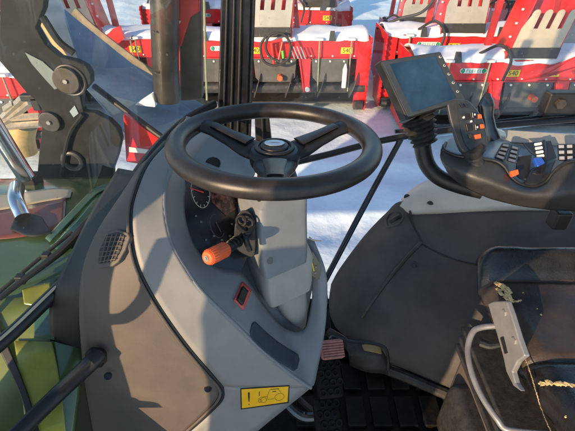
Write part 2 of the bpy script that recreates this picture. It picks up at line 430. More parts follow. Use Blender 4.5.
blower(2.50, 6.35, 2.2, 'red snow blower behind the touch screen, grey slotted deflector on its chute', chute=-.0, tags=((-.08, 0),), lab=-.45, H=1.05, lean=.03)
blower(3.02, 5.35, 2.9, 'nearest red snow blower with the tan slotted deflector, behind the black lever', chute=0, tags=((-.15, 0), (.36, 0)), lab=-.66, defl='tan', H=.97, lean=.28)
blower(-3.30, 6.2, 2.9, 'red snow blower with tan deflector seen through the windscreen, beyond the black bracket', chute=.38, tags=((.75, 0),), lab=None, defl='tan', lean=-.25, H=1.05)
blower(.25, 8.5, 1.9, 'red snow blower in the back row with its right end above the coiled hose', chute=.35, tags=((.55, 0), (.15, 0)), lab=-.6, lean=-.15)
blower(2.55, 8.6, 1.3, 'red snow blower in the back row behind the one with the grey deflector', chute=-.1, lab=None, lean=.1, H=.72)
blower(-1.85, 8.6, 1.8, 'red snow blower in the back row, just left of the black cab pillar', chute=-.2, lab=.42, lean=.1)
blower(-5.6, 7.6, 2.2, 'red snow blower in the back row at the far left edge', chute=.4, lean=.2)
blower(-3.70, 4.6, 1.8, 'red snow blower closest at the left edge, left of the black cast bracket', chute=-.3, lean=-.2)
blower(5.2, 8.4, 2.3, 'red snow blower in the back row at the far right edge', chute=-.9, lab=.3, lean=.2)

# yard clutter, top right (grey implements half buried) and loose hose on snow
def implement(x, y, s, lab):
    T = thing('attachment_frame', (x, y, 0), lab, 'attachment', 'grey attachments half buried in snow')
    b = prism([Vector((x-.3*s, y, .5)), Vector((x+.25*s, y, .5)), Vector((x+.30*s, y, .95*s+.3)), Vector((x+.1*s, y, 1.05*s+.3)), Vector((x-.22*s, y, .9*s+.2))], (0, .06, 0))
    obj('mounting_plate', b, M_dgrey, T, smooth=False, bevel=.01)
    obj('hook', torus(Vector((x-.1*s, y-.1, .95*s+.25)), (0, 1, 0), .14*s, .02, 20, 8, a1=4.2), M_steel, T)
    obj('tine', sweep([Vector((x+.2*s, y-.05, .5)), Vector((x+.2*s, y-.5, .3)), Vector((x+.2*s, y-.9, .1))], .04, 8), M_steel, T)
implement(4.75, 7.2, 1, 'grey attachment plate with a hook, just right of the tan deflector')
implement(5.9, 7.3, .8, 'grey attachment plate at the right edge of the photo, above the red blower end')
implement(6.0, 9.8, .8, 'smaller grey attachment plate farther back at the top right corner')
T = thing('snow_heap', (5.2, 7.6, 0), 'heap of ploughed snow behind the attachments at top right', 'snow heap')
bm = bmesh.new(); bmesh.ops.create_icosphere(bm, subdivisions=5, radius=1)
for v in bm.verts:
    p = v.co.copy(); k = 1+.25*noise.noise(p*1.5)+.08*noise.noise(p*5)
    v.co = Vector((5.4+p.x*2.2*k, 8.1+p.y*.8*k, p.z*.8*k-.05))
obj('heap', bm, M_snow2, T)
T = thing('snow_heap', (1.35, 7.2, 0), 'low white snow heap between the coiled hose blower and the grey deflector blower', 'snow heap')
bm = bmesh.new(); bmesh.ops.create_icosphere(bm, subdivisions=5, radius=1)
for v in bm.verts:
    p = v.co.copy(); k = 1+.25*noise.noise(p*1.7+Vector((4, 0, 0)))+.08*noise.noise(p*5)
    v.co = Vector((1.35+p.x*.7*k, 7.3+p.y*.6*k, p.z*.5*k-.05))
obj('heap', bm, M_snow2, T)
q = obj('loose_hose', sweep([PY(377, 28, 6.9), PY(398, 19, 6.8), PY(420, 13, 6.7), PY(432, 2, 6.6), PY(436, -8, 6.6)], .022, 10), M_rubber)
tag(q, 'black hydraulic hose hanging over the snow above the touch screen', 'hose')

# ================================================================== TRACTOR
TR = thing('tractor', (.2, .75, 0), 'green tractor seen from inside its open cab, grey dashboard and black pillars', 'tractor')
def bolt(pos, nrm, r, par, name='screw', m=None):
    b = disc(pos, nrm, r*1.5, .002, 18); disc(Vector(pos)+Vector(nrm).normalized()*.002, nrm, r, .003, 14, b, r*.8)
    return obj(name, b, m or M_seal, par)
toC = lambda p: (CAM-p).normalized()
def cast(px, py, lift=.0006, default=.9):
    dg = bpy.context.evaluated_depsgraph_get()
    r = ray(px, py).normalized()
    hit, loc, nrm, idx, ob, mx = S.ray_cast(dg, CAM, r)
    return (loc - r*lift, ob) if hit else (P(px, py, default), None)
def onto(px, py, l=0): return cast(px, py, l)[0]
def sheet(name, quad, m, par, lift, nu=12, nv=6, th=.0006):
    a, b, c, d = quad   # tl, tr, br, bl
    bm = bmesh.new(); R = []
    for j in range(nv+1):
        r = []
        for i in range(nu+1):
            u, v = i/nu, j/nv
            x = (a[0]*(1-u)+b[0]*u)*(1-v)+(d[0]*(1-u)+c[0]*u)*v; y = (a[1]*(1-u)+b[1]*u)*(1-v)+(d[1]*(1-u)+c[1]*u)*v
            r.append(cast(x, y, lift)[0])
        R.append(r)
    bpy.context.view_layer.update()
    grid(bm, R); return obj(name, bm, m, par, face=True)
def plane3(*q):
    a, b_, c = [onto(*t) for t in q]; nn = (b_-a).cross(c-a).normalized()
    if nn.dot(CAM-a) < 0: nn = -nn
    def f(x, y, k=0):
        r = ray(x, y); return CAM+r*(((a+nn*k)-CAM).dot(nn)/r.dot(nn))
    return f, nn
# --- dashboard body ---
seam = [(186, 118, 1.04), (170, 140, .92), (150, 163, .82), (138, 190, .76), (133, 212, .74), (134, 240, .735), (139, 264, .74), (150, 288, .75), (168, 317, .775), (190, 347, .815), (213, 374, .87), (224, 387, .90)]
bott = [(224, 387, .90), (224, 397, .92), (214, 409, .945), (190, 431, .98), (160, 455, 1.0), (110, 495, 1.03)]
ridge = [(205, 120, 1.06), (188, 140, .95), (176, 160, .86), (166, 185, .785), (164.5, 212, .76), (171, 243, .755), (186, 270, .765), (203, 293, .78), (235, 324, .83), (262, 350, .88), (288, 372, .93), (311, 388, .97)]
sidel = [(140, 165, .88), (120, 196, .80), (100, 226, .765), (86, 256, .76), (80, 285, .765), (79, 315, .79), (81, 345, .83), (85, 385, .90), (93, 431, .98), (100, 480, 1.05)]
def off(l, dx, dy, dd): return [(a+dx, b+dy, c+dd) for a, b, c in l]
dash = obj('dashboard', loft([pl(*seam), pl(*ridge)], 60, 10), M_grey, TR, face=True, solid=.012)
obj('dashboard_skirt', loft([pl(*bott), pl((311, 388, .97), (300, 397, .975), (285, 409, .985), (258, 431, 1.0), (235, 452, 1.01), (190, 495, 1.04))], 40, 8), M_grey, dash, face=True, solid=.012)
# side panel, with rounded lower right corner
sp_r = seam[1:]+bott[1:]
sp_r = [(a-3.2, b+1.0, c+.002) for a, b, c in sp_r]
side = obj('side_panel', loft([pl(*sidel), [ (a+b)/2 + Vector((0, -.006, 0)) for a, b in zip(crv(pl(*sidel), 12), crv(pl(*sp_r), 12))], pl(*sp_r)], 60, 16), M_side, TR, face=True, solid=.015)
obj('panel_seam', sweep(pl(*[(a-1.6, b+.5, c+.006) for a, b, c in seam+bott[1:]]), .0045, 8, ns=120), M_seal, side)
obj('panel_lip', sweep(pl(*[(a-5.0, b+1.6, c-.001) for a, b, c in seam[1:]+bott[1:]]), .0028, 8, ns=120), M_side, side)
for (x, y, d) in ((108, 376, .855), (208, 388.5, .898)):
    p = P(x, y, d); bolt(p, toC(p), .0055, side)
# air vent
bpy.context.view_layer.update()
T3f, vn0 = plane3((97, 266), (108, 231), (130, 240)); T3 = lambda x, y: T3f(x, y, .0035)
vo = [T3(107, 232), T3(118, 229.5), T3(128.5, 232.5), T3(130.5, 237), T3(126, 250), T3(119, 262), T3(113, 266.5), T3(98, 268.5), T3(95.5, 264), T3(99, 248)]
vn = vn0
vent = obj('air_vent', prism([p+vn*.002 for p in vo], -vn*.02), M_side, side, bevel=.003, smooth=False)
vi = [T3(108, 235), T3(118, 232.5), T3(126, 235.5), T3(122, 250), T3(116, 261), T3(100, 264), T3(101, 250)]
obj('vent_opening', prism([p+vn*.004 for p in vi], -vn*.001), M_seal, vent, smooth=False)
b = bmesh.new()
for k in range(6):
    t = k/5; sweep([T3(106-6*t, 237+25*t)+vn*.006, T3(126.5-8.5*t, 237+22*t)+vn*.006], .0009, 6, b)
for k in range(4):
    t = (k+.5)/4; sweep([T3(108+18*t, 234.5)+vn*.0065, T3(101+14*t, 263-1.5*t)+vn*.0065], .0009, 6, b)
obj('vent_grille', b, M_side, vent)
# inner facet towards the driver
inner = [(222, 128, 1.10), (208, 145, 1.02), (197, 163, .95), (189, 180, .88), (184.5, 200, .84), (186.5, 222, .82), (195, 246, .82), (208, 261, .835), (224, 269, .86), (241, 272, .885), (253, 288, .90), (266, 307, .94), (284, 328, .985), (303, 331, 1.0), (310, 311, 1.02), (312, 288, 1.01), (308, 262, 1.0), (300, 240, .99)]
outer = [(205, 120, 1.06), (188, 140, .95), (176, 160, .86), (166, 185, .785), (164.5, 212, .76), (171, 243, .755), (186, 270, .765), (203, 293, .78), (235, 324, .83), (262, 350, .88), (288, 372, .93), (311, 388, .97), (318, 367, .985), (325, 330, 1.0), (327.5, 292, 1.0), (325, 268, .99), (314, 240, .98)]
# match up by hand for an even mesh
A = crv(pl(*outer), 90); B = crv(pl(*inner), 90)
bm = bmesh.new(); grid(bm, [[a.lerp(b_, t/8)+ (toC(a)*(.006*math.sin(math.pi*t/8))) for a, b_ in zip(A, B)] for t in range(9)])
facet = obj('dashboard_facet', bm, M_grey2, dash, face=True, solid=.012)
obj('facet_edge', sweep(pl(*[(a, b, c+.004) for a, b, c in ridge]), .0042, 10, ns=100), M_grey2, dash)
# floor of the recess where the column enters
obj('column_recess', loft([pl((186, 225, .87), (212, 268, .885), (248, 296, .95), (284, 330, 1.03), (303, 334, 1.05)), pl((225, 205, 1.0), (250, 230, 1.02), (280, 250, 1.06), (300, 262, 1.08), (318, 262, 1.08))], 20, 6), M_grey2, dash, face=True, solid=.01)
# dash hood behind the wheel
obj('dashboard_hood', loft([pl((186, 116, 1.07), (215, 122, 1.08), (240, 134, 1.06), (262, 152, 1.04)), pl((186, 140, .98), (205, 146, 1.0), (232, 158, .99), (255, 172, .96)), pl((190, 176, .885), (205, 170, .90), (228, 176, .91), (248, 186, .91))], 30, 12), M_grey2, dash, face=True, solid=.01)
p = P(213, 163.5, .935); obj('speaker_port', disc(p, (.1, -.4, .9), .017, .004, 24), M_seal, dash)
# instrument cluster
def CL(x, y, k=0):   # cluster plane
    return P(x, y, .868+(x-200)*.0012-(y-200)*.0004-k)
co = [(183, 196), (186, 181), (192, 170), (215, 172), (250, 184), (252, 215), (250, 250), (240, 275), (232, 284), (212, 270), (195, 247), (186, 222)]
cl = obj('instrument_cluster', prism([CL(x, y) for x, y in co], FW*.03), M_gauge, dash, smooth=False)
def ringpts(cx, cy, rx, ry, rot, n=40, k=.002):
    c, s = math.cos(rot), math.sin(rot)
    return [CL(cx+rx*math.cos(t)*c-ry*math.sin(t)*s, cy+rx*math.cos(t)*s+ry*math.sin(t)*c, k) for t in [2*math.pi*i/n for i in range(n)]]
rp = ringpts(200.5, 191, 9, 17, -.18)
b = sweep(rp[:34], .0007, 6, ns=60)
obj('gauge_ring', b, M_tick, cl)
b = bmesh.new(); r2 = ringpts(200.5, 191, 7, 14, -.18)
for i in range(0, 34, 3): sweep([rp[i], r2[i]], .0006, 5, b, smoothp=False)
obj('gauge_ticks', b, M_tick, cl)
obj('gauge_needle', sweep([CL(203.5, 192.5, .004), CL(190, 188, .004)], [.0016, .0007], 6), M_needle, cl)
rp = ringpts(217, 226, 6.5, 12, -.3)
b = sweep(rp[5:33], .0005, 6, ns=50); obj('gauge_ring', b, mat('dim_print', (.14, .13, .12), .6), cl)
obj('gauge_needle', sweep([CL(216, 222, .004), CL(221, 232, .004)], .0008, 6), MATS['dim_print'], cl)
b = bmesh.new()
for (x, y) in ((214, 236), (222, 240), (230, 236), (206, 240), (232, 224), (240, 216), (196, 216), (201, 222)): prism([CL(x-1, y-1, .003), CL(x+1, y-1, .003), CL(x+1, y+1, .003), CL(x-1, y+1, .003)], FW*.001, b)
objs('warning_icon', b, MATS['dim_print'], cl, smooth=False)
obj('display', prism([CL(x, y, .003) for x, y in ((209, 184), (246, 190), (240, 206), (226, 216), (212, 202))], FW*.002), M_disp, cl, smooth=False)
# rocker switch with red bezel
bpy.context.view_layer.update()
FC, _n = plane3((226, 297), (250, 313), (243, 291))
n1 = (FC(250, 290)-FC(236, 290)).cross(FC(242, 285)-FC(242, 305)).normalized()
if n1.dot(toC(FC(242, 296))) < 0: n1 = -n1
bpy.context.view_layer.update()
q = sheet('rocker_switch', ((243, 281.5), (252, 290), (244, 310), (234.5, 300)), M_redtrim, dash, .006)
r_ = sheet('rocker', ((243.6, 286), (248.6, 291), (243.2, 305), (238.2, 299.5)), M_black, q, .010)
for o_ in (q, r_):
    md = o_.modifiers.new('solid', 'SOLIDIFY'); md.thickness = .006; md.offset = -1
# blue black pad
bpy.context.view_layer.update()
q0, q1, q2, q3 = (253.5, 319.5), (300.5, 355.5), (296.5, 372.5), (249.5, 336)
R = []
for j in range(9):
    r = []
    for i in range(25):
        u, v = i/24, j/8
        e = .5-.5*max(0, 1-max(0, (abs(u-.5)-.42)/.08)**2.5)**.5 if abs(u-.5) > .42 else 0
        vv = .5+(v-.5)*(1-e)
        bow = -3.0*math.sin(math.pi*u)*(-1)
        x = (q0[0]*(1-u)+q1[0]*u)*(1-vv)+(q3[0]*(1-u)+q2[0]*u)*vv-bow*.5; y = (q0[1]*(1-u)+q1[1]*u)*(1-vv)+(q3[1]*(1-u)+q2[1]*u)*vv+bow*.7
        r.append(onto(x, y, .0035))
    R.append(r)
bm = bmesh.new(); grid(bm, R); obj('grip_pad', bm, M_pad, dash, face=True, solid=.005)
# warning sticker
ST = lambda x, y, k=0: P(x, y, .955+(y-395)*.0008-k)
# sit the sticker on the skirt by ray casting
dg = bpy.context.evaluated_depsgraph_get(); dg.update()
def cast(px, py, lift=.0006, default=.9):
    dg = bpy.context.evaluated_depsgraph_get()
    r = ray(px, py).normalized()
    hit, loc, nrm, idx, ob, mx = S.ray_cast(dg, CAM, r)
    return (loc - r*lift, ob) if hit else (P(px, py, default), None)
bpy.context.view_layer.update()
Q = ((241.5, 389.5), (288.5, 386.5), (287.5, 402), (242, 408.5))
def qp(u, v):
    a, b, c, d = Q
    return ((a[0]*(1-u)+b[0]*u)*(1-v)+(d[0]*(1-u)+c[0]*u)*v, (a[1]*(1-u)+b[1]*u)*(1-v)+(d[1]*(1-u)+c[1]*u)*v)
grow = lambda e: ((Q[0][0]-e, Q[0][1]-e), (Q[1][0]+e, Q[1][1]-e), (Q[2][0]+e, Q[2][1]+e), (Q[3][0]-e, Q[3][1]+e))
c_mark = {}
for (u, v) in [(i/24, j/24) for i in range(25) for j in range(25)]: c_mark[(i if 0 else u, v)] = cast(*qp(u, v), .0030)[0]
bk = sheet('warning_sticker', grow(1.2), M_seal, dash, .0010)
c_bg = sheet('sticker_face', Q, M_sticker, bk, .0012)
def mk(pts, r, closed=False, bm=None):
    L = [c_mark[(round(max(0, min(1, u))*24)/24, round(max(0, min(1, v))*24)/24)] for u, v in pts]
    return L
def mkp(u, v):
    x = max(0, min(.9999, u))*24; y = max(0, min(.9999, v))*24; i, j = int(x), int(y); a, b_ = x-i, y-j
    g = lambda i, j: c_mark[(i/24, j/24)]
    return (g(i, j)*(1-a)+g(i+1, j)*a)*(1-b_)+(g(i, j+1)*(1-a)+g(i+1, j+1)*a)*b_
b = sweep([mkp(.155, .2), mkp(.155, .45), mkp(.155, .68)], [.0019, .0017, .0010], 8); disc(mkp(.155, .84), toC(mkp(.155, .84)), .0015, .001, 10, b)
obj('exclamation_mark', b, M_seal, bk)
b = bmesh.new()
def ell(cu, cv_, ru, rv_, a0=0, a1=6.2832):
    sweep([mkp(cu+ru*math.cos(a0+(a1-a0)*i/20), cv_+rv_*math.sin(a0+(a1-a0)*i/20)) for i in range(21)], .00035, 5, b, smoothp=False, caps=False)
ell(.82, .62, .10, .22); ell(.47, .70, .07, .15); ell(.40, .72, .04, .08)
sweep([mkp(*t) for t in ((.35, .62), (.42, .52), (.55, .5), (.6, .15), (.63, .12), (.78, .12), (.84, .35))], .00035, 5, b, smoothp=False)
sweep([mkp(*t) for t in ((.55, .5), (.57, .72), (.7, .68))], .00035, 5, b, smoothp=False)
obj('tractor_pictogram', b, M_seal, bk)
b = sweep([mkp(.66, .26), mkp(.74, .25)], .0009, 6); sweep([mkp(.38, .2), mkp(.38, .42)], [.0009, .0003, .0009], 6, b)
sweep([mkp(.62, .10), mkp(.80, .10)], .0003, 5, b)
obj('pictogram_marks', b, M_seal, bk)

# --- steering column ---
def stack(secs, rot, n=72, e=4., bm=None):
    bm = bm or bmesh.new(); R = []
    for c, a, bb in secs:
        r = []
        for k in range(n):
            t = 2*math.pi*k/n; ct, st = math.cos(t), math.sin(t)
            x = a*math.copysign(abs(ct)**(2/e), ct); y = bb*math.copysign(abs(st)**(2/e), st)
            r.append(Vector(c)+Vector((x*math.cos(rot)-y*math.sin(rot), x*math.sin(rot)+y*math.cos(rot), 0)))
        R.append(r)
    V = grid(bm, R, True); bm.faces.new(V[0]); bm.faces.new(V[-1][::-1]); return bm
rot = math.radians(32)
HUB = P(274, 150, .78)
column = obj('steering_column', stack([(P(274, 182, .855), .030, .030), (P(273, 187, .87), .050, .047), (P(272, 191, .875), .058, .054), (P(272, 215, .905), .060, .055), (P(274, 242, .93), .059, .054), (P(276, 258, .945), .055, .05)], rot, e=11), M_grey2, TR)
obj('column_collar', stack([(HUB+Vector((0, .01, -.02)), .03, .03), (P(277, 176, .835), .040, .036), (P(278, 184, .85), .042, .040), (P(278, 189, .865), .036, .036)], 0, e=2.5), M_black, column)
obj('column_lower_cover', stack([(P(277, 240, .945), .055, .050), (P(279, 252, .955), .062, .056), (P(280, 277, .985), .060, .055), (P(281, 286, .995), .055, .05), (P(281, 288, .997), .040, .040)], rot, e=11), M_beige, column)
obj('column_boot', stack([(P(284, 275, 1.01), .044, .040), (P(287, 292, 1.03), .044, .040), (P(292, 306, 1.045), .036, .034), (P(297, 318, 1.05), .022, .022), (P(302, 326, 1.05), .008, .008)], rot, e=3), M_beige, column)
p = P(270, 259.5, .925-.028); q = P(263, 185.8, .82)
bpy.context.view_layer.update()
def onto(px, py, l=0): return cast(px, py, l)[0]
bpy.context.view_layer.update(); p = onto(270, 261, .002); obj('column_plug', disc(p, toC(p), .0068, .006, 18), mat('grey_plug', (.14, .13, .12), .5), column)
p = onto(260, 199); obj('column_screw', disc(p, (0, -.4, 1), .006, .004, 16), M_black, column)
# black shuttle lever mount (stadium shape) on the left face of the column
fn = Vector((-math.sin(rot)-.12, -math.cos(rot), .25)).normalized()
pts = []
for (x, y) in ((236, 217), (240, 211.5), (245, 210), (250, 212.5), (254.5, 220), (255.5, 232), (255.5, 248), (254, 256), (250, 257), (240, 252), (235, 246), (234, 232)):
    pts.append(P(x, y, .822+(y-210)*.0008))
mt = obj('lever_mount', prism(crv(pts+[pts[0]], 40)[:-1], FW*.05), M_seal, column, smooth=False, bevel=.002)
b = torus(P(241, 221, .818), (-.3, -.8, .5), .010, .003, 24, 8); torus(P(249, 223, .818), (-.3, -.8, .5), .008, .003, 24, 8, b)
sweep([P(245, 228, .82), P(246, 240, .812), P(250, 250, .825)], .006, 10, b); sweep([P(238, 226, .82), P(247, 233, .808), P(254, 226, .82)], .005, 10, b)
obj('mount_detail', b, M_black, mt)
lv = obj('shuttle_lever', sweep([P(247, 232, .845), P(240, 240, .82), P(232, 246, .79), P(222, 251, .76)], [.011, .008, .010, .008], 14), M_black, column)
b = bmesh.new()
for k in range(3): disc(P(237-3*k, 241.5+1.8*k, .808-.01*k), P(222, 251, .76)-P(240, 240, .82), .0125-.001*k, .004, 20, b)
objs('lever_rings', b, M_black, lv)
a0, a1 = P(227, 248.5, .768), P(206.5, 258.5, .725)
kn = obj('lever_knob', sweep([a0, a0.lerp(a1, .06), a0.lerp(a1, .5), a0.lerp(a1, .92), a1], [.009, .0135, .0150, .0138, .011], 24, smoothp=False), M_orange, lv, bevel=.002)
b = bmesh.new(); ax = (a1-a0).normalized(); ox = ax.orthogonal().normalized(); oy = ax.cross(ox)
for k in range(18):
    t = 2*math.pi*k/18; d = ox*math.cos(t)+oy*math.sin(t); sweep([a0.lerp(a1, .12)+d*.0138, a0.lerp(a1, .88)+d*.0138], .0011, 6, b)
obj('knob_ribs', b, M_orange, kn)
b = disc(a1, a1-a0, .0055, .003, 16); disc(a1+ax*.002, ax, .003, .002, 12, b); obj('knob_button', b, M_silver, kn)
# black switch plate right of the column
SW = lambda x, y, k=0: P(x, y, .955+(y-250)*.0006-k)
q = obj('switch_plate', prism([SW(308, 249), SW(313, 252), SW(320.5, 264), (SW(321, 268)), SW(319.5, 279), SW(317, 280), SW(308.5, 272)], FW*.02), M_gauge, dash, smooth=False)
b = bmesh.new()
for (x, y) in ((313, 261), (316, 267), (312.5, 266), (315.5, 273), (312, 256.5)): disc(SW(x, y, .002), toC(SW(x, y)), .0022, .002, 10, b)
objs('switch_button', b, M_silver, q)
obj('indicator_stalk', sweep([SW(309, 253, .008), SW(312, 263, .012), SW(314, 271, .008)], .0018, 8), mat('yellow_stalk', (.6, .45, .05), .5), q)
obj('key_fob_wire', sweep([P(309, 237, .95), P(313, 240, .95), P(321, 241, .955)], .0018, 6), M_ivory, column)

# --- left black pillar base, seal, hand rail ---
obj('front_pillar', loft([pl((118, 168, .99), (92, 210, .90), (72, 250, .84), (53, 290, .82), (49, 318, .84), (52, 345, .88), (59, 385, .94), (69, 435, 1.02), (80, 490, 1.1)), pl((140, 172, .93), (112, 214, .86), (92, 250, .81), (84, 290, .80), (82, 318, .82), (84, 345, .86), (88, 385, .93), (96, 435, 1.01), (103, 490, 1.08))], 40, 8), M_seal, TR, face=True, solid=.03)
hr = obj('hand_rail', sweep([P(98, 356, .815), P(93, 361, .80), PY(60, 392, .455), PY(20, 431, .385), PY(-30, 480, .31)], [.0165, .0165, .0160, .0150], 20), M_black, TR)
obj('rail_flange', disc(P(96, 357.5, .815), P(70, 385, .75)-P(98, 355, .82), .0215, .010, 24), M_black, hr)
# --- windscreen: glass, lower frame ---
wb = pl((-60, 388, .74), (0, 340, .78), (40, 303, .82), (80, 262, .86), (112, 214, .93), (134, 176, 1.03), (160, 142, 1.18), (186, 118, 1.32), (214, 102, 1.44))
wt = [p+Vector((.12, .02, 1.1)) for p in wb]
ws = obj('windscreen', loft([wb, wt], 40, 10), G_ws, TR, face=True)
obj('windscreen_frame', sweep([p+Vector((0, -.004, -.006)) for p in wb], (.014), 12, ns=80), M_black, TR)
obj('frame_trim', sweep([p+Vector((.003, -.012, .008)) for p in wb[:5]], .0028, 8), M_ivory, TR)
wp = obj('wiper_arm', sweep(pl((100, 214, 1.0), (84, 228, .97), (60, 252, .94), (22, 281, .90), (-6, 303, .87), (-40, 332, .84)), [.016, .010, .0075, .006, .006], 10), M_seal, TR)
obj('wiper_blade', sweep(pl((72, 232, 1.0), (40, 258, .96), (10, 283, .92), (-25, 312, .88)), .0045, 8), M_rubber, wp)
b = bmesh.new()
for (x, y, d) in ((47, 257, .945), (21, 279, .91)):
    box(P(x, y, d), (.018, .016, .022), bm=b)
objs('wiper_clip', b, M_seal, wp, smooth=False, bevel=.002)
# blue reflection in the glass, built as a translucent pane + brown strip
obj('glass_reflection', prism(pl((28, -22, 1.75), (53, -16, 1.75), (64, 9, 1.8), (86, 28, 1.85), (118, 56, 1.9), (152, 77, 1.95), (208, 108, 2.0), (200, 118, 1.98), (166, 152, 1.9), (140, 150, 1.85), (120, 128, 1.8), (88, 90, 1.75), (60, 60, 1.73), (36, 30, 1.72)), (0, .006, 0)), G_film, TR, smooth=False)
bm_ = obj('brown_strip', sweep(pl((74, 12, 2.0), (90, 28, 2.02), (120, 52, 2.04), (152, 75, 2.06), (206, 107, 2.08)), [(.012, .03), (.012, .035)], 10), M_brown_strip, TR)
obj('tan_reflection', sweep(pl((22, -14, 1.62), (38, 14, 1.64), (60, 50, 1.66), (71, 66, 1.68)), [(.015, .028), (.015, .024)], 4, smoothp=True), M_ochre, TR)  # tan reflection in the glass, built as an opaque bar
obj('loader_hose', sweep(pl((94, 86, 1.62), (128, 112, 1.62), (170, 143, 1.62)), .012, 10), M_seal, TR)
rg = obj('red_guard', prism([PY(x, y, 1.50) for x, y in ((123, 114), (134, 122), (160, 139), (164, 152), (160, 168), (126, 162))], (0, .03, 0)), M_red, TR, smooth=False, bevel=.004)
obj('guard_sticker', prism([PY(x, y, 1.494) for x, y in ((129, 147), (150, 150), (150, 154), (129, 152))], (0, .003, 0)), M_white, rg, smooth=False)
obj('snow_clump', prism([PY(x, y, 1.62) for x, y in ((135, 105), (155, 92), (155, 107))], (0, .03, 0)), M_snow2, TR, smooth=False)
# bracket plate
def BR(x, y): return PY(x, y, 1.46)
ol = [(0, -20), (46, -20), (44, 8), (36, 28), (46, 45), (60, 57), (76, 61), (86, 66), (91, 74), (91.5, 83), (86, 90), (80, 94), (84, 112), (95, 113), (110, 121), (119, 130), (121.5, 140), (118, 156), (113, 170), (113, 196), (35, 196), (38, 160), (41, 130), (42, 110), (36, 101), (26, 93), (12, 76), (-2, 60)]
brk = obj('loader_bracket', prism([BR(*p) for p in ol], (0, .035, 0)), M_brk, TR, smooth=False, bevel=.006)
brk['label'] = 'black cast bracket with two round bosses ahead of the windscreen'
for (x, y, r, m) in ((66.5, 80.5, .046, M_boss), (50, 121.5, .038, M_steel)):
    c = PY(x, y, 1.452); q = obj('boss', disc(c, (0, 1, 0), r, .016, 32), m, brk, bevel=.003)
    b = disc(c-Vector((0, .011, 0)), (0, 1, 0), .008, .008, 6); obj('boss_bolt', b, M_silver, q, smooth=False)
c = PY(60, 79, 1.45); obj('boss_washer', torus(PY(70, 80.5, 1.458), (0, 1, 0), .052, .005, 32, 8), M_steel, brk)
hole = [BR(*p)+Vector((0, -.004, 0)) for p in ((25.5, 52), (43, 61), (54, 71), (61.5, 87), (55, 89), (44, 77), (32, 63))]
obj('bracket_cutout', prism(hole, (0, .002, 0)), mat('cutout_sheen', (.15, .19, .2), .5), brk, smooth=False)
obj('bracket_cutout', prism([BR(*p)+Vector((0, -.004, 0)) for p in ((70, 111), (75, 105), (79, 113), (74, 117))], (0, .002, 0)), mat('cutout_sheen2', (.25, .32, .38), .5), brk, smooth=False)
obj('bracket_rib', sweep([BR(44, 16)+Vector((0, -.01, 0)), BR(60, 40)+Vector((0, -.01, 0)), BR(75, 52)+Vector((0, -.01, 0))], .012, 8), M_brk, brk)
obj('bracket_rib', sweep([BR(84, 113)+Vector((0, -.01, 0)), BR(70, 135)+Vector((0, -.01, 0)), BR(62, 178)+Vector((0, -.01, 0))], .009, 8), M_brk, brk)
obj('bracket_socket', torus(BR(73, 160)+Vector((0, -.006, 0)), (0, 1, 0), .035, .01, 28, 8), M_steel, brk)
# pillar reflection in the glass, built as a solid pipe
def EX(x, y): return PY(x, y, 1.62)
ex = obj('pillar_reflection', sweep([EX(164.5, -60), EX(165, 40), EX(167, 100)], .050, 24), M_refl, TR)
b = bmesh.new()
for (x, y) in ((158, 28), (160, 68), (171, 50)): disc(EX(x, y)-Vector((0, .06, 0)), (0, 1, 0), .004, .008, 10, b)
objs('reflection_rivet', b, M_steel, ex)
obj('dark_slab', prism([PY(177.5, -40, 1.70), PY(201, -40, 1.70), PY(202, 100, 1.70), PY(180, 102, 1.70)], (0, .05, 0)), M_steel, ex, smooth=False, bevel=.01)  # dark region beside the reflection, built as a slab
obj('mirror_arm', prism([PY(x, y, 1.68) for x, y in ((178, -20), (200, -20), (199, 12), (190, 18), (181, 47), (172, 42), (176, 22))], (0, .03, 0)), M_redd, ex, smooth=False, bevel=.006)
obj('arm_sticker', prism([PY(x, y, 1.672) for x, y in ((172, 27), (177, 20), (181, 21), (174, 32))], (0, .004, 0)), M_white, ex, smooth=False)
# right front pillar (profiled)
def RP(x, y, Y=1.42): return PY(x, y, Y)
pr = obj('cab_pillar', prism([RP(222.5, -60), RP(252.5, -60), RP(246, 160), RP(216, 160)], (0, .06, 0)), M_paint, TR, smooth=False, bevel=.006)
b = bmesh.new()
for (xa, xb) in ((229, 222.5), (236, 230), (243, 237)): sweep([RP(xa, -60, 1.415), RP(xb, 160, 1.415)], .0045, 8, b)
objs('pillar_groove', b, M_seal, pr)
obj('pillar_seal', sweep([RP(254.5, -60, 1.44), RP(248, 160, 1.44)], .009, 10), M_rubber, pr)
obj('glass_edge', sweep([RP(203.5, -60, 1.46), RP(205, 40, 1.46), RP(207, 100, 1.46)], .004, 8), M_strap, pr)
# right door: lower bar, brace, glass
st = obj('door_strut', prism([RP(254.5, 112, 1.38), RP(268, 112, 1.38), RP(274, 165, 1.38), RP(256, 165, 1.38)], (0, .04, 0)), M_black, TR, smooth=False, bevel=.004)
obj('strut_rib', sweep([RP(262, 112, 1.372), RP(264, 165, 1.372)], .004, 6), M_seal, st)
fr = obj('door_frame', sweep(pl((268, 168, 1.46), (300, 161, 1.50), (330, 154, 1.53), (362, 145.5, 1.55), (390, 139, 1.56), (440, 131, 1.56), (500, 125, 1.56), (575, 119, 1.55), (700, 108, 1.5)), (.0125), 12), M_black, TR)
fr['label'] = 'black tubular frame of the far cab door'
obj('door_frame_rail', sweep(pl((395, 131.5, 1.60), (450, 127, 1.60), (575, 113, 1.58), (700, 100, 1.53)), .008, 10), M_black, fr)
obj('door_brace', sweep(pl((402, 137, 1.56), (366, 203, 1.56), (317, 296, 1.56)), [(.012, .008), (.012, .008)], 12), M_paint, fr)
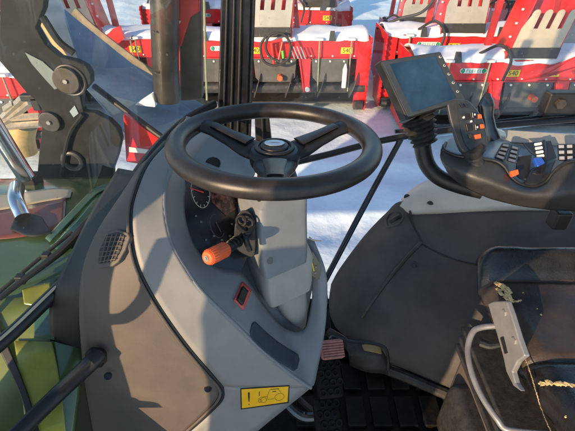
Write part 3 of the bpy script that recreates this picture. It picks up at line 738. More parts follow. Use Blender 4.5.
obj('door_glass', prism([PY(258, -60, 1.50), PY(640, -60, 1.50), PY(640, 114, 1.50), PY(395, 141, 1.50), PY(345, 262, 1.35) if 0 else PY(262, 170, 1.50)], (0, .004, 0)), G_win, TR, smooth=False)
lk = obj('door_latch', box(PY(561, 103, 1.50), (.13, .05, .09)), M_seal, TR, bevel=.008, smooth=False)
obj('latch_bolt', disc(PY(560, 103.5, 1.47), (0, 1, 0), .019, .02, 6), M_boss, lk, smooth=False)
# cab roof + posts, out of the frame but shading the scene
# (roof is high enough that the low sun comes in under it)
rf = obj('cab_roof', box((.45, .82, 3.22), (2.0, 1.5, .12)), M_white, TR, bevel=.04, smooth=False)
obj('rear_pillar', sweep([(1.42, .12, 1.2), (1.48, .14, 3.15)], .035, 12), M_paint, TR)
obj('rear_pillar', sweep([(1.42, 1.48, 1.2), (1.48, 1.48, 3.15)], .035, 12), M_paint, TR)
SD = Vector((-.60, -.76, .23)).normalized()
def tosun(px, py, d, Y): p = P(px, py, d); return p+SD*((Y-p.y)/SD.y)
e0 = tosun(112, 350, .83, .18)
obj('door_post', box((e0.x-.10, .18, 2.15), (.20, .05, 1.95)), M_paint, TR, bevel=.01, smooth=False)
obj('grab_handle', sweep([tosun(100, 322, .79, .18), tosun(116, 317, .79, .18), tosun(134, 313, .79, .18), tosun(150, 300, .78, .18), tosun(160, 282, .77, .18), tosun(166, 240, .75, .18)], .013, 10), M_paint, TR)
obj('door_catch', prism([tosun(*q, .18) for q in ((108, 402, .9), (128, 404, .9), (130, 410, .9), (146, 412, .9), (146, 420, .9), (128, 420, .9), (108, 421, .9))], (0, .02, 0)), M_paint, TR, smooth=False)
# --- floor and fender ---
fl = obj('cab_floor', box((.40, .62, 1.205), (1.8, 1.0, .06)), M_mat, TR, smooth=False)
b = bmesh.new()
for i in range(14):
    for j in range(7):
        x = .02+i*.075; y = .38+j*.115
        if x > .95: continue
        box((x+.034, y+.05, 1.243), (.055, .092, .018), bm=b)
obj('floor_mat', b, M_mat, fl, bevel=.004, smooth=False)
fend = obj('fender_liner', loft([pl((331, 284, 1.56), (340, 268, 1.56), (364, 236, 1.56), (386, 213, 1.55), (402, 201, 1.53), (440, 206, 1.50), (520, 206, 1.44), (620, 206, 1.38)),
    pl((329, 300, 1.50), (345, 281, 1.47), (370, 258, 1.44), (394, 235, 1.43), (418, 236, 1.42), (455, 240, 1.40), (520, 243, 1.34), (620, 245, 1.28)),
    pl((330, 315, 1.44), (350, 312, 1.38), (372, 300, 1.34), (395, 285, 1.33), (425, 268, 1.34), (462, 272, 1.32), (520, 275, 1.27), (620, 278, 1.2)),
    pl((336, 328, 1.42), (352, 338, 1.37), (372, 345, 1.32), (396, 352, 1.29), (425, 350, 1.27), (462, 352, 1.22), (520, 355, 1.16), (620, 360, 1.08)),
    pl((345, 336, 1.41), (358, 348, 1.375), (380, 360, 1.34), (405, 370, 1.31), (433, 383, 1.28), (468, 398, 1.25), (520, 408, 1.2), (620, 420, 1.12))], 70, 30), M_fend, TR, face=True, solid=.02)
obj('fender_cap', loft([pl((401, 199, 1.58), (413, 188, 1.62), (428, 180, 1.64), (445, 177, 1.63), (520, 184, 1.56), (620, 192, 1.48)), pl((401.5, 201, 1.54), (411, 194, 1.55), (428, 189, 1.555), (450, 189, 1.55), (520, 192, 1.5), (620, 198, 1.42)), pl((402, 202.5, 1.51), (410, 211, 1.475), (428, 211, 1.47), (462, 210, 1.46), (520, 207, 1.42), (620, 208, 1.36))], 40, 14), M_cream, TR, face=True, solid=.02)
bpy.context.view_layer.update()
for (x, y) in ((430, 204), (407, 197), (414, 265.5)):
    p = onto(x, y); bolt(p, toC(p), .0075, fend)
def along(pts, l=.0):   # polyline dropped onto whatever lies under these places, then fixed there
    return [onto(x, y, l) for x, y in pts]
a = along([(421, 243), (411, 253), (398, 268), (386, 283), (374, 300), (362, 318)], -.001)
b2 = along([(410, 211), (413, 225), (419, 236), (424, 245), (440, 254), (462, 262), (490, 266), (530, 268)], -.001)
hd = along([(386, 220), (390, 214), (400, 212), (403, 217), (398, 224), (388, 227)], .002)
obj('fender_groove', sweep(a, [.0085, .005], 8), M_boss, fend)
obj('fender_seam', sweep(b2, .004, 8), M_seal, fend)
obj('grab_recess', sweep(hd+[hd[0]], .004, 8), M_fend, fend)
a = along([(390, 222), (395, 219), (400, 216)], .004); obj('recess_slot', sweep(a, .008, 8), M_seal, fend)
# floor-side trims
obj('fender_kerb', sweep([p+Vector((0, -.01, .0)) for p in pl((328, 330, 1.46), (345, 340, 1.42), (358, 352, 1.385), (380, 364, 1.35), (405, 374, 1.31), (433, 386, 1.28), (470, 401, 1.25))], .017, 10), M_rubber, TR)
q = obj('floor_cover_fold', loft([[PZ(345, 340, 1.30), PZ(362, 336, 1.31), PZ(384, 340, 1.30), PZ(392, 352, 1.27)], [PZ(348, 352, 1.33), PZ(364, 348, 1.345), PZ(382, 352, 1.34), PZ(392, 364, 1.28)], [PZ(350, 366, 1.26), PZ(366, 372, 1.28), PZ(384, 374, 1.28), PZ(394, 376, 1.25)]], 20, 10), M_rubber, TR, face=True, solid=.02)
obj('tan_spot', loft([[PZ(362, 345, 1.352), PZ(372, 343, 1.354), PZ(381, 348, 1.35)], [PZ(364, 350, 1.356), PZ(374, 352, 1.356), PZ(382, 354, 1.345)]], 8, 4), M_ochre, q, face=True, solid=.003)  # ochre spot lying on the fold
obj('pedal_linkage', sweep(pl((330, 340, 1.16), (333, 337, 1.18), (350, 341, 1.19), (375, 344, 1.2), (385, 348, 1.2), (388, 358, 1.21), (388, 370, 1.22)), .0045, 8), M_seal, TR)
# pedals
def pedal(cx, cy, w, h, d, m, studs, tilt, name):
    c = P(cx, cy, d); nrm = (toC(c)+Vector((.35, 0, .0))).normalized(); x = Vector((1, .12, 0)); x = (x-nrm*x.dot(nrm)).normalized(); y = nrm.cross(x)
    R = Matrix((x, y, nrm)).transposed()
    q = bmesh.new(); bmesh.ops.create_cube(q, size=1)
    for v in q.verts: v.co = c+R@Vector((v.co.x*w, v.co.y*h, v.co.z*.022))
    o = obj(name, q, m, TR, smooth=False, bevel=.008, seg=3)
    b = bmesh.new()
    if studs == 'ring':
        for i in range(3):
            for j in range(4):
                torus(c+R@Vector(((i-1)*w*.28+(.006 if j % 2 else -.004), (j-1.5)*h*.23, .012)), nrm, .0075, .0028, 16, 6, b)
        objs('pedal_stud', b, M_mat, o)
    else:
        for j in range(7): sweep([c+R@Vector((-w*.45, (j-3)*h*.13, .012)), c+R@Vector((w*.45, (j-3)*h*.13, .012))], .0022, 6, b)
        obj('pedal_rib', b, m, o)
    obj('pedal_arm', sweep([c-nrm*.01, c-nrm*.08+Vector((-.03, .05, -.02)), c+Vector((-.1, .15, -.1))], .009, 8), M_seal, o)
pedal(328.5, 378, .070, .100, 1.10, M_mat, 'ring', 0, 'brake_pedal')
pedal(327.5, 419, .072, .105, 1.10, M_mat, 'ring', 0, 'brake_pedal')
pedal(332, 349.5, .064, .050, 1.11, M_pink, 'rib', 0, 'accelerator_pedal')
obj('pedal_bracket', sweep(pl((278, 392, 1.13), (290, 408, 1.12), (303, 417, 1.12), (318, 417, 1.12)), .014, 10), M_paint, TR)
# ---------------- bonnet (seen through the windscreen) ----------------
R = []
for i in range(30):
    x = -.43-2.6*i/29; r = []
    for j in range(25):
        t = j/24*2-1
        w = .58-.05*i/29
        y = .68+w*t
        z = 1.775-.07*abs(t)**4-.06*(i/29)**2-.38*max(0, .62-y)/.5
        r.append(Vector((x, y, z)))
    R.append(r)
b = bmesh.new(); grid(b, R)
hood = obj('bonnet', b, M_hood, TR, solid=.02)
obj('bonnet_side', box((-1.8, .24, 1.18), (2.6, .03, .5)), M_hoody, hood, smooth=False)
def onhood(px, py, l=.003):
    r = ray(px, py); best = PZ(px, py, 1.775+l)
    for _ in range(25):
        i_ = (-best.x-.43)/2.6*29; t = (best.y-.68)/(.58-.05*i_/29)
        z = 1.775-.07*min(1, abs(t))**4-.06*(max(0, i_)/29)**2-.38*max(0, .62-best.y)/.5
        best = PZ(px, py, z+l)
    return best
def hpatch(name, rows, m, l, par=hood):
    return obj(name, loft([[onhood(x, y, l) for x, y in r] for r in rows], 24, 8), m, par, face=True, solid=.002)
hpatch('bonnet_tone_strip', [[(-30, 196), (20, 192), (55, 188), (72, 189)], [(-30, 214), (10, 208), (45, 201), (70, 197)]], M_ivory, .006)  # cream reflection on the glossy bonnet, painted as a strip
hpatch('bonnet_red_reflection', [[(-30, 216), (10, 209), (45, 202), (66, 198)], [(-30, 240), (10, 238), (45, 232), (64, 224)]], M_brown, .006)  # red-brown reflection of the blowers, painted onto the bonnet
hpatch('bonnet_vent', [[(14, 219), (30, 214), (42, 217)], [(10, 229), (30, 236), (52, 233)]], M_seal, .012)
hpatch('bonnet_edge', [[(45, 238), (70, 212), (92, 190), (106, 183)], [(50, 242), (74, 217), (95, 195), (110, 187)]], mat('pale_green_edge', (.08, .15, .10), .3), .010)
hpatch('bonnet_tone_patch', [[(50, 246), (76, 219), (98, 195), (128, 186)], [(62, 252), (86, 236), (108, 214), (130, 192)]], mat('deep_green', (.02, .07, .045), .25, coat=.5), .008)
hpatch('bonnet_tone_patch', [[(-20, 302), (10, 298), (50, 296)], [(-20, 380), (10, 380), (52, 378)], [(-20, 450), (10, 450), (66, 446)]], mat('olive_green', (.11, .14, .025), .35, var=.35, scale=6, coat=.3), .006)  # sunlight on the green bonnet, painted as a wide olive patch
hpatch('bonnet_tone_patch', [[(22, 289), (36, 285), (50, 282)], [(24, 304), (38, 306), (51, 306)]], mat('sunlit_yellow_green', (.25, .26, .03), .4, var=.25, scale=9, coat=.3), .014)  # brighter patch of sunlight, put into the colour
hpatch('bonnet_tone_patch', [[(14, 341), (30, 341), (52, 342)], [(22, 396), (38, 396), (60, 384)], [(26, 440), (44, 440), (66, 436)]], MATS['sunlit_yellow_green'], .014)  # second bright sun patch, painted the same way
hpatch('bonnet_tone_strip', [[(-20, 316), (0, 352), (20, 395), (32, 440)], [(-10, 308), (8, 346), (26, 390), (40, 436)]], M_seal, .018)
hpatch('bonnet_tone_strip', [[(34, 306), (52, 306)], [(34, 338), (54, 340)]], mat('deep_green', (.02, .07, .045)), .014)
obj('chrome_rail_and_reflection', sweep([PY(-20, 103, 1.15), PY(8, 148, 1.15), PY(27, 178, 1.15)], .026, 18), M_chrome, hood)
obj('chrome_rail_and_reflection', sweep([onhood(17, 187, .05), onhood(16, 200, .05), onhood(23, 217, .02)], .020, 16), M_chrome, hood)  # reflection of the rail in the bonnet, built as a short tube
obj('rail_foot', box(PY(30, 181, 1.16), (.06, .05, .05)), M_seal, hood, smooth=False, bevel=.005)
# aluminium step and hose beside the left bracket
st = thing('ladder_frame', PY(15, 125, 3.0), 'bare metal step frame with a tan drum, left of the black bracket', 'metal frame')
b = bmesh.new()
for (a, c) in (((0, 121), (24, 97)), ((0, 126), (30, 103)), ((0, 119), (40, 116)), ((2, 127), (40, 124)), ((5, 110), (14, 104)), ((24, 97), (40, 98))):
    sweep([PY(*a, 3.0), PY(*c, 3.0)], .028, 4, b)
obj('rail', b, mat('bare_aluminium', (.38, .33, .26), .45, metal=.5, var=.2), st, smooth=False)
obj('drum', sweep([PY(24, 124, 3.1), PY(22, 138, 3.1), PY(25, 152, 3.1), PY(33, 128, 3.1)][:3], .095, 16), M_ochre, st)
b = box(PY(30, 97, 2.9), (.12, .06, .05)); box(PY(37, 103, 2.9), (.06, .06, .1), bm=b); obj('knob', b, M_seal, st, smooth=False, bevel=.01)

# ================================================================== STEERING WHEEL
W_ = thing('steering_wheel', HUB, 'black steering wheel with three spokes in front of the grey dashboard', 'steering wheel')
n = Vector((.02, .055, 1)).normalized(); C0 = P(274.5, 142.0, .775)
ux = Vector((1, 0, 0)); ux = (ux-n*ux.dot(n)).normalized(); uy = n.cross(ux)
def WP(r, a, z=0): a = math.radians(a); return C0+ux*r*math.cos(a)+uy*r*math.sin(a)+n*z
RR, rr = .1805, .0185
rows = []
for i in range(97):
    a = 360*i/96; rad = Vector(WP(1, a))-C0
    rows.append([WP(RR, a)+rad*(rr*1.0*math.cos(2*math.pi*j/20))+n*(rr*.95*math.sin(2*math.pi*j/20)) for j in range(20)])
b = bmesh.new(); grid(b, rows, True); rim = obj('rim', b, M_rim, W_)
for (a, w0, w1) in ((150, .032, .026), (33, .032, .026), (272, .040, .034)):
    b = sweep([WP(.02, a, -.030), WP(.06, a, -.026), WP(.11, a, -.016), WP(.155, a, -.004), WP(RR, a, 0)], [(w0, .013), (w0*.95, .014), (w0*.62, .011), (w1*.7, .010), (w1*1.05, .012)], 18, up=n, ns=30)
    sp_ = obj('spoke', b, M_black, W_)
    t = sweep([WP(.055, a, -.010), WP(.10, a, -.003), WP(.145, a, .006)], [(w0*.55, .003), (w0*.40, .003), (w0*.35, .002)], 12, up=n)
    obj('spoke_inlay', t, M_rim, sp_)
hub = obj('hub', sweep([WP(0, 0, -.055), WP(0, 0, -.045), WP(0, 0, -.022), WP(0, 0, -.012), WP(0, 0, -.010)], [.036, .046, .050, .044, .030], 36, smoothp=False), M_black, W_, bevel=.003)
obj('hub_ring', torus(WP(0, 0, -.010), n, .034, .004, 40, 10), M_black, hub)
obj('hub_cap', sweep([WP(0, 0, -.011), WP(0, 0, -.005), WP(0, 0, -.003)], [.027, .026, .018], 32, smoothp=False), M_black, hub, bevel=.002)
pe = [WP(0, 0, -.002)+ux*.019*math.cos(t)+uy*.0135*math.sin(t) for t in [2*math.pi*i/32 for i in range(32)]]
em = obj('hub_emblem', prism(pe, n*.001), M_emb, hub, smooth=False)
b = bmesh.new()
sweep([WP(0, 0, -.0008)+ux*-.010, WP(0, 0, -.0008)+ux*.010], [.0002, .0007, .0002], 5, b, ns=6)
obj('emblem_mark', b, M_pad, em)

# ================================================================== TOUCH SCREEN
TS = thing('touch_screen', P(420, 120, 1.02), 'black touch screen terminal on a ribbed boot, tilted toward the seat', 'monitor')
tq = [P(380, 60.5, 1.0), P(441, 51, 1.02), P(466.5, 101, 1.0), P(407, 119.5, .975)]
back = P(373.5, 65, 1.035)-P(380, 60.5, 1.0)
cs = obj('case', prism(tq, back), M_black, TS, smooth=False, bevel=.005, seg=3)
def TQ(u, v, k=0):
    a, b_, c, d = tq; nn = (tq[1]-tq[0]).cross(tq[3]-tq[0]).normalized()
    if nn.dot(toC(a)) < 0: nn = -nn
    return (a*(1-u)+b_*u)*(1-v)+(d*(1-u)+c*u)*v+nn*k
obj('bezel', prism([TQ(.02, .02, .001), TQ(.98, .02, .001), TQ(.98, .97, .001), TQ(.03, .97, .001)], (TQ(0, 0, 0)-TQ(0, 0, .003))), mat('bezel_slate', (.035, .045, .055), .35, var=.1), cs, smooth=False, bevel=.001)
obj('screen', prism([TQ(.12, .09, .002), TQ(.86, .08, .002), TQ(.86, .90, .002), TQ(.12, .92, .002)], (TQ(0, 0, 0)-TQ(0, 0, .002))), M_screen, cs, smooth=False)
b = bmesh.new()
for k in range(5):
    v = .12+k*.17
    ring = [TQ(.925+.018*math.cos(t), v+.018*math.sin(t), .0035) for t in [i*math.pi/6 for i in range(11)]]
    sweep(ring, .0005, 5, b, smoothp=False)
obj('key_symbol', b, M_white, cs)
obj('side_knob', disc(P(384, 103, 1.005), Vector((-1, .2, 0)), .009, .012, 16), M_seal, cs)
b = bmesh.new(); bx0, bx1 = P(417, 116, 1.02), P(425, 143, 1.04)
prof = []
for k in range(13): prof.append((.046-.0012*k) if k % 2 == 0 else (.036-.0010*k))
sweep([bx0.lerp(bx1, k/12) for k in range(13)], prof, 24, b, smoothp=False)
obj('ribbed_boot', b, M_rubber, TS)
sa = obj('support_arm', sweep(pl((422, 134, 1.06), (423, 150, 1.07), (428, 166, 1.07), (440, 178, 1.06), (460, 186, 1.05), (482, 192, 1.04)), [.022, .021, .020, .020, .018], 16), M_black, TS)

# ================================================================== ARMREST CONSOLE
AR = thing('armrest_console', P(510, 200, .95), 'dark armrest control console right of the steering wheel, with keypads and a silver rail', 'armrest')
r0 = pl((446, 143, .975), (444, 150, .945), (456, 156, .925), (474, 158.5, .91), (492, 160.5, .905), (503, 166, .90), (511, 177, .90), (520, 184, .90), (533, 187, .90), (545, 183, .895), (553, 173, .89), (562, 165, .885), (577, 160.5, .88), (620, 157, .87))
r1 = pl((440.5, 150, .98), (441, 160, .94), (452, 169, .91), (468, 176, .89), (486, 182, .88), (500, 187, .875), (512, 191, .87), (523, 194, .87), (535, 196, .87), (547, 196, .868), (556, 195, .865), (565, 193, .862), (580, 191, .86), (620, 188, .85))
r2 = pl((443, 160, 1.0), (447, 172, .98), (457, 182, .96), (470, 190, .95), (488, 198, .94), (502, 202, .94), (514, 205, .94), (525, 207, .94), (537, 208.5, .94), (549, 210, .935), (557, 210.5, .93), (566, 211, .93), (580, 211, .92), (620, 210, .91))
body = obj('console_body', loft([r0, r1, r2], 70, 16), mat('console_graphite', (.032, .031, .030), .42, var=.15, scale=30, bump=.2, bscale=900), AR, face=True, solid=.01)
obj('console_piping', sweep([p+UP*.001 for p in r0], .0035, 8, ns=90), M_black, body)
dk0 = pl((446, 143, .975), (444, 150, .947), (456, 156, .927), (474, 158.5, .912), (492, 160.5, .907), (503, 166, .902), (511, 177, .902), (520, 184, .902), (533, 187, .902), (545, 183, .897), (553, 173, .892), (562, 165, .887), (577, 160.5, .882), (620, 157, .872))
dk1 = pl((448, 139, 1.0), (456, 137, 1.02), (466, 136, 1.03), (480, 136, 1.04), (494, 138, 1.05), (504, 140, 1.06), (512, 143, 1.06), (520, 145, 1.06), (533, 146, 1.06), (545, 146, 1.06), (553, 146, 1.05), (562, 145, 1.04), (577, 145, 1.03), (620, 145, 1.0))
deck = obj('console_deck', loft([dk0, dk1], 70, 8), mat('deck_slate', (.15, .175, .20), .4, var=.1, scale=30), AR, face=True, solid=.008)
obj('console_underside', box(P(540, 184, 1.0), (.22, .10, .04)), M_seal, AR, bevel=.01, smooth=False)
# wells in the deck
obj('storage_well', prism(pl((516, 157, .955), (531, 155, .96), (528, 178, .925), (516, 180, .92)), -FW*.003), M_seal, deck, smooth=False)
obj('storage_well', prism(pl((522, 143, 1.0), (550, 141, 1.0), (556, 158, .955), (545, 163, .94), (530, 153, .965)), -FW*.003), M_seal, deck, smooth=False)
def keypad(quad, d, nx, ny, m, name='keypad'):
    q = [P(x, y, dd) for (x, y), dd in zip(quad, d)]
    nn = toC(q[0]); o = obj(name, prism([p+nn*.006 for p in q], -nn*.02), M_black, deck, smooth=False, bevel=.003)
    b = bmesh.new()
    def bil(u, v): return (q[0]*(1-u)+q[1]*u)*(1-v)+(q[3]*(1-u)+q[2]*u)*v
    for i in range(nx):
        for j in range(ny):
            u0, u1, v0, v1 = (i+.18)/nx, (i+.82)/nx, (j+.2)/ny, (j+.75)/ny
            prism([bil(u0, v0)+nn*.011, bil(u1, v0)+nn*.011, bil(u1, v1)+nn*.011, bil(u0, v1)+nn*.011], -nn*.006, b)
    objs('key', b, m, o, smooth=False)
    return o
Mkey = mat('grey_key', (.16, .16, .16), .35)
keypad([(502, 143), (511, 144), (505, 161), (494, 157)], [.97, .97, .92, .925], 1, 4, Mkey)
keypad([(511, 144.5), (520, 147), (517, 164), (506, 161)], [.97, .97, .92, .92], 1, 4, Mkey)
keypad([(557, 144), (590, 143), (590, 160), (558, 161)], [.93, .93, .90, .90], 4, 3, mat('pale_key', (.42, .42, .42), .4))
obj('orange_key', prism(pl((511, 171, .89), (518.5, 169, .89), (519.5, 174, .885), (513, 177, .885)), FW*.012), M_orange, deck, smooth=False, bevel=.002)
# proportional levers with blue cap
b = bmesh.new()
for k in range(4): sweep(pl((537-1.2*k+7, 141+2*k, .99), (540+4-1.5*k, 158+2*k, .95), (536-2*k+4, 176, .92)), [.004, .006, .008], 8, b)
lvq = obj('spool_levers', b, M_black, deck)
b = bmesh.new()
for k in range(4): sweep(pl((535+.8*k, 144.5+4*k, .965-.008*k), (541+.8*k, 143.5+4*k, .965-.008*k)), .0035, 8, b)
objs('lever_tip', b, M_white, lvq)
obj('blue_lever_cap', prism(pl((534, 158, .925), (542, 157, .925), (546, 163, .915), (538, 167, .91)), FW*.014), M_blue, lvq, smooth=False, bevel=.003)
obj('lever_base', loft([pl((530, 170, .93), (540, 164, .935), (556, 158, .95)), pl((524, 184, .90), (538, 184, .897), (549, 174, .90))], 12, 6), M_black, lvq, face=True, solid=.01)
# silver rail across the back
ra = obj('console_rail', prism(pl((487, 129.5, 1.09), (505, 131, 1.09), (575, 133, 1.06), (640, 134, 1.03), (640, 152, 1.01), (575, 148, 1.04), (530, 144, 1.06), (497, 142, 1.07), (487, 140, 1.075)), FW*.03), mat('silver_rail', (.40, .385, .35), .3, metal=.35, var=.08), AR, smooth=False, bevel=.008, seg=3)
obj('rail_end', sweep(pl((470, 145, 1.03), (478, 139, 1.04), (488, 136, 1.06), (500, 137, 1.08)), [.014, .026, .024, .018], 16), MATS['silver_rail'], ra)
# black parking lever
lb = obj('park_lever', sweep(pl((490, 140, 1.03), (488, 128, 1.02), (486, 112, 1.01), (487, 99, 1.0), (488, 94, 1.0)), [(.026, .014), (.019, .011), (.017, .010), (.021, .011), (.010, .006)], 20, up=(0, 1, .3)), M_paint, AR)

JS = thing('joystick', P(470, 155, .93), 'black joystick with orange buttons standing on the armrest console', 'joystick')
def JQ(x, y, k=0): return P(x, y, .875+(x-447)*.0006+(y-100)*.0002-k)
jo = [(446.5, 104), (449, 100.5), (455, 98.5), (467, 99.5), (471, 102), (480, 113), (485, 124), (487.5, 137), (487, 148), (483, 153.5), (470, 154.5), (463, 152.5), (458, 145), (451, 124)]
hd_ = crv([JQ(*p) for p in jo]+[JQ(*jo[0])], 40)[:-1]
head = obj('grip', prism(hd_, P(446, 108, .915)-P(446.5, 104, .875)), mat('joystick_grey', (.04, .038, .036), .45, var=.2, bump=.15, bscale=900), JS, smooth=False, bevel=.006, seg=3)
ip = crv([JQ(x, y, .003) for x, y in ((457, 101.5), (467, 101.5), (478, 114), (483, 125), (485.5, 138), (485, 147), (478, 150.5), (469, 149), (463, 138), (459, 120), (457, 101.5))], 40)[:-1]
obj('button_panel', prism(ip, FW*.004), mat('panel_slate', (.03, .035, .04), .35), head, smooth=False)
def btn(name, quad, m, k=.008):
    obj(name, prism([JQ(x, y, k) for x, y in quad], FW*.007), m, head, smooth=False, bevel=.0012)
btn('orange_button', ((478, 114), (481.5, 114), (482.5, 118), (479, 118.5)), M_orange)
btn('orange_button', ((480.5, 124), (484, 124), (484.8, 128), (481, 128.5)), M_orange)
btn('orange_button', ((474.5, 134.8), (481, 133.6), (481.5, 138), (476, 139)), M_orange)
for (x, y) in ((459.3, 103), (464.3, 103)):
    btn('black_button', ((x, y), (x+3, y), (x+5.5, y+4), (x+2.8, y+4.3)), M_gauge)
btn('black_button', ((472, 112), (476.5, 112), (477.5, 117.5), (473, 118)), M_gauge)
btn('black_button', ((475, 124), (479, 124), (480, 130), (476, 130.5)), M_gauge)
btn('grey_roller', ((463.5, 114), (469, 113.5), (470.5, 119), (465, 119.5)), M_rim)
btn('grey_roller', ((466, 124), (471.5, 123), (473, 130), (467.5, 131)), M_rim)
for (x, y) in ((474.2, 113.3), (476.8, 126), (471, 120), (463.5, 116)):
    btn('key_symbol', ((x, y), (x+1.6, y), (x+1.8, y+2), (x+.3, y+2)), M_white, .0095)
btn('grey_roller', ((468.5, 134), (472, 133.5), (473, 138), (469.5, 138.5)), M_boss)
obj('stalk', sweep([P(472, 148, .90), P(473, 158, .915), P(474, 166, .92)], [.022, .018, .026], 18), M_rubber, JS)

# ================================================================== SEAT
SE = thing('driver_seat', (.78, .56, 1.25), 'worn black driver seat with torn edges showing yellow foam', 'seat')
X0, X1, Y0, Y1 = .474, 1.0, .28, .835
def seatz(x, y):
    u = (x-X0)/(X1-X0); t = (y-Y0)/(Y1-Y0)
    z = 1.735-.010*u
    z += .050*math.exp(-((t-.90)/.075)**2)+.035*math.exp(-((t-.12)/.14)**2)
    z -= .010*math.exp(-((t-.395)/.016)**2)+.012*math.exp(-((t-.795)/.018)**2)
    for e, wd in ((u*(X1-X0), .05), (t*(Y1-Y0), .05), ((1-t)*(Y1-Y0), .05)):
        if e < wd: z -= .05*(1-math.sqrt(max(0, 1-(1-e/wd)**2)))
    z += .003*noise.noise(Vector((x*9, y*9, 0)))+.0008*noise.noise(Vector((x*40, y*40, 2)))
    return z
NX, NY = 90, 90
def xf(y):   # rounded front corner in plan
    t = (y-Y0)/(Y1-Y0); return X0+.07*(1-math.sqrt(max(0, 1-max(0, (t-.84)/.16)**2)))
def seatgrid(y0, y1, ny, ext=True):
    R = []
    for j in range(ny+1):
        y = y0+(y1-y0)*j/ny
        r = [Vector((xf(y)+.085, y, 1.60)), Vector((xf(y)+.040, y, 1.65))] + [Vector((xf(y)+(X1-xf(y))*(i/NX)**1.5, y, seatz(X0+(X1-X0)*(i/NX)**1.5, y))) for i in range(NX+1)]
        R.append(r)
    b = bmesh.new(); grid(b, R); return b
ys1 = Y0+.40*(Y1-Y0); ys2 = Y0+.80*(Y1-Y0)
obj('cushion_panel', seatgrid(ys1, ys2, 50), M_seat2, SE, face=True)
obj('near_bolster', seatgrid(Y0, ys1, 40), M_seat, SE, face=True)
obj('far_bolster', seatgrid(ys2, Y1, 30), M_seat, SE, face=True)
obj('cushion_base', box((.79, .545, 1.61), (.46, .50, .06)), M_seal, SE, smooth=False, bevel=.02)
for yy in (Y0, Y1):
    b = bmesh.new(); grid(b, [[Vector((X0+.09+(X1-X0-.08)*i/20, yy, 1.60)) for i in range(20)], [Vector((X0+.075+(X1-X0-.08)*i/20, yy, seatz(X0+.07+(X1-X0-.08)*i/20, yy)+.002)) for i in range(20)]])
    obj('bolster_side', b, M_seat, SE, solid=.002)
def foam(pts, r, nm='torn_foam'):
    b = bmesh.new(); L = crv(pts, 40); rs = [(max(.0006, r*random.uniform(.25, 1.5)), .0012) for i in range(40)]
    L = [p+Vector((random.uniform(-1, 1), random.uniform(-1, 1), random.uniform(-.1, .2)))*r*.7 for p in L]
    sweep(L, rs, 6, b, smoothp=False, up=(0, 0, 1))
    return obj(nm, b, mat('seam_thread', (.30, .22, .12), .8) if nm == 'seam_thread' else M_foam, SE, smooth=False)
def SZ(px, py, l=.001):
    p = PZ(px, py, 1.74)
    for _ in range(8): p = PZ(px, py, seatz(min(X1, max(X0, p.x)), min(Y1, max(Y0, p.y)))+l)
    return p
foam([SZ(495, 283), SZ(500, 286), SZ(505, 290), SZ(509, 296), (SZ(513, 300))], .006)
foam([SZ(499, 284), SZ(506, 287), SZ(511, 293)], .004)
foam([SZ(497, 288), SZ(502, 294), SZ(507, 299)], .005)
foam([SZ(508, 300), SZ(514, 301.5), SZ(521, 300.5)], .0025)
foam([SZ(539, 384), SZ(548, 383), SZ(560, 384), SZ(575, 386), SZ(590, 389)], .0042)
foam([SZ(524, 357), SZ(528, 366), SZ(532, 378), SZ(536, 392)], .0010, 'seam_thread')
foam([SZ(536, 392), SZ(541, 408), SZ(548, 425), SZ(552, 434)], .0009, 'seam_thread')
foam([SZ(490, 268), SZ(500, 266), SZ(515, 268), SZ(528, 269), SZ(545, 271)], .0007, 'seam_thread')
b = bmesh.new()
for (x, y, r) in ((541, 315, .0022), (537, 309, .0015), (566, 417, .0022), (523, 293, .0013)):
    disc(SZ(x, y, .0), (0, 0, 1), r, .003, 9, b)
objs('foam_speck', b, M_foam, SE)
obj('backrest', box((1.07, .55, 2.08), (.13, .50, .62), ry=.12), M_seat, SE, smooth=False, bevel=.04, seg=4)
bs = obj('seat_base', box((.66, .53, 1.42), (.38, .34, .30)), M_side, SE, smooth=False, bevel=.03, seg=3)
obj('base_bellows', box((.60, .50, 1.36), (.36, .26, .20)), M_rubber, bs, smooth=False, bevel=.03, seg=3)
for k in range(3): obj('bellows_fold', box((.655, .53, 1.50+k*.035), (.40, .36, .014)), M_rubber, bs, smooth=False, bevel=.006)
def SB(x, y, X=.446): return PX(x, y, X)
br = obj('seat_bracket', prism([SB(*p) for p in ((487.5, 304), (493, 301.5), (506, 301), (511, 315), (518, 338), (524.5, 356), (517, 362), (512, 372), (515, 383), (520.5, 391.5), (513, 386), (506, 372), (503, 358), (497, 336))], (.012, 0, 0)), M_silver, SE, smooth=False, bevel=.003)
for (x, y) in ((504, 313), (514, 341)):
    obj('bracket_bolt', disc(SB(x, y, .4455), (1, 0, 0), .0075, .004, 6), M_silver, br, smooth=False)
obj('bracket_slot', prism([SB(*p, .444) for p in ((500, 338), (503, 337), (507, 353), (504.5, 354))], (.002, 0, 0)), M_seal, br, smooth=False)
obj('adjuster_bar', sweep(pl((497, 326, .90), (482, 327.5, .91), (473, 332, .91), (468, 348, .90), (471, 370, .87), (481, 395, .84), (497, 419, .81), (508, 430, .80), (540, 434, .77), (600, 440, .73)), .0064, 14, ns=90), mat('grey_bar_paint', (.20, .20, .21), .42, metal=.3), SE)
obj('adjuster_lever', sweep(pl((480, 343, .93), (490, 346, .92), (500, 345, .91)), [.010, .009, .006], 10), M_black, SE)
obj('bracket_hook', box(P(559, 218, 1.05), (.04, .04, .05)), M_seal, AR, smooth=False, bevel=.006)

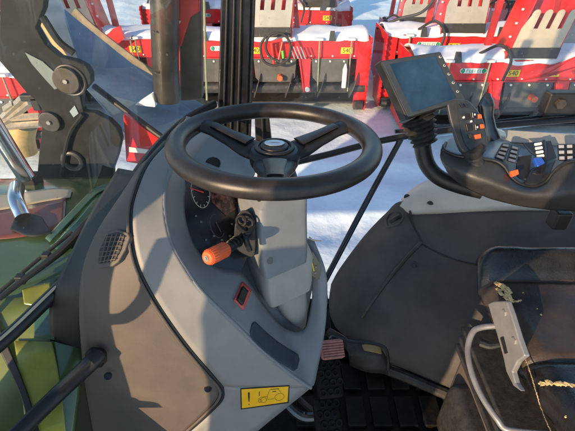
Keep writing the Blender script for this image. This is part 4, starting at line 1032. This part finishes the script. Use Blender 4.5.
# ================================================================== the photographer, standing on the cab step beside the camera
obj('cab_step', box((-.62, -.30, .70), (.55, .30, .05)), M_steel, TR, smooth=False, bevel=.01)
J = {'pelvis': ((-.59, -.33, 1.60), .165), 'waist': ((-.59, -.34, 1.80), .155), 'chest': ((-.59, -.35, 2.02), .175), 'neck': ((-.58, -.34, 2.22), .065), 'head': ((-.57, -.31, 2.34), .095), 'crown': ((-.57, -.31, 2.44), .08),
     'hipl': ((-.70, -.33, 1.52), .10), 'kneel': ((-.72, -.31, 1.12), .065), 'ankl': ((-.72, -.35, .80), .045), 'toel': ((-.72, -.22, .76), .04),
     'hipr': ((-.48, -.33, 1.52), .10), 'kneer': ((-.47, -.31, 1.12), .065), 'ankr': ((-.47, -.35, .80), .045), 'toer': ((-.47, -.22, .76), .04),
     'shl': ((-.76, -.36, 2.12), .075), 'ell': ((-.80, -.36, 1.84), .05), 'hanl': ((-.78, -.30, 1.60), .035),
     'shr': ((-.42, -.36, 2.12), .075), 'elr': ((-.24, -.32, 2.16), .05), 'hanr': ((-.08, -.16, 2.38), .03)}
E = [('pelvis', 'waist'), ('waist', 'chest'), ('chest', 'neck'), ('neck', 'head'), ('head', 'crown'), ('pelvis', 'hipl'), ('hipl', 'kneel'), ('kneel', 'ankl'), ('ankl', 'toel'), ('pelvis', 'hipr'), ('hipr', 'kneer'), ('kneer', 'ankr'), ('ankr', 'toer'),
     ('chest', 'shl'), ('shl', 'ell'), ('ell', 'hanl'), ('chest', 'shr'), ('shr', 'elr'), ('elr', 'hanr')]
ks = list(J); me = bpy.data.meshes.new('person'); me.from_pydata([J[k][0] for k in ks], [(ks.index(a), ks.index(b)) for a, b in E], [])
pe = bpy.data.objects.new('person', me); COL.objects.link(pe)
md = pe.modifiers.new('skin', 'SKIN'); md.use_smooth_shade = True
for k, sv in zip(ks, me.skin_vertices[0].data): sv.radius = (J[k][1], J[k][1]); sv.use_root = (k == 'pelvis')
pe.modifiers.new('sub', 'SUBSURF').render_levels = 2
me.materials.append(mat('winter_jacket_cloth', (.03, .035, .05), .8, var=.2, bump=.4, bscale=200))
tag(pe, 'person in dark winter clothes standing on the cab step, taking the photo', 'person')
# ================================================================== LIGHT
w = bpy.data.worlds.new('World'); S.world = w; w.use_nodes = True
nt = w.node_tree; bg = nt.nodes['Background']; sky = nt.nodes.new('ShaderNodeTexSky'); sky.sky_type = 'NISHITA'; sky.sun_disc = False
sd = Vector((-.60, -.76, .23)).normalized()
sky.sun_elevation = math.asin(sd.z); sky.sun_rotation = math.atan2(sd.x, sd.y); sky.air_density = 1.0; sky.dust_density = .4; sky.ozone_density = 2.2
nt.links.new(sky.outputs['Color'], bg.inputs['Color']); bg.inputs['Strength'].default_value = .15
ld = bpy.data.lights.new('sun', 'SUN'); ld.energy = 3.7; ld.angle = math.radians(.5); ld.color = (1, .72, .44)
lo = bpy.data.objects.new('sun', ld); COL.objects.link(lo); lo.rotation_euler = (-sd).to_track_quat('-Z', 'Y').to_euler(); lo.location = (0, 0, 10)
S.view_settings.view_transform = 'Standard'; S.view_settings.look = 'None'; S.view_settings.gamma = 1; S.view_settings.use_curve_mapping = False
S.view_settings.exposure = 1.0
S.render.engine = 'CYCLES'
S.cycles.transparent_max_bounces = 12
S.render.resolution_x = 1024; S.render.resolution_y = 768
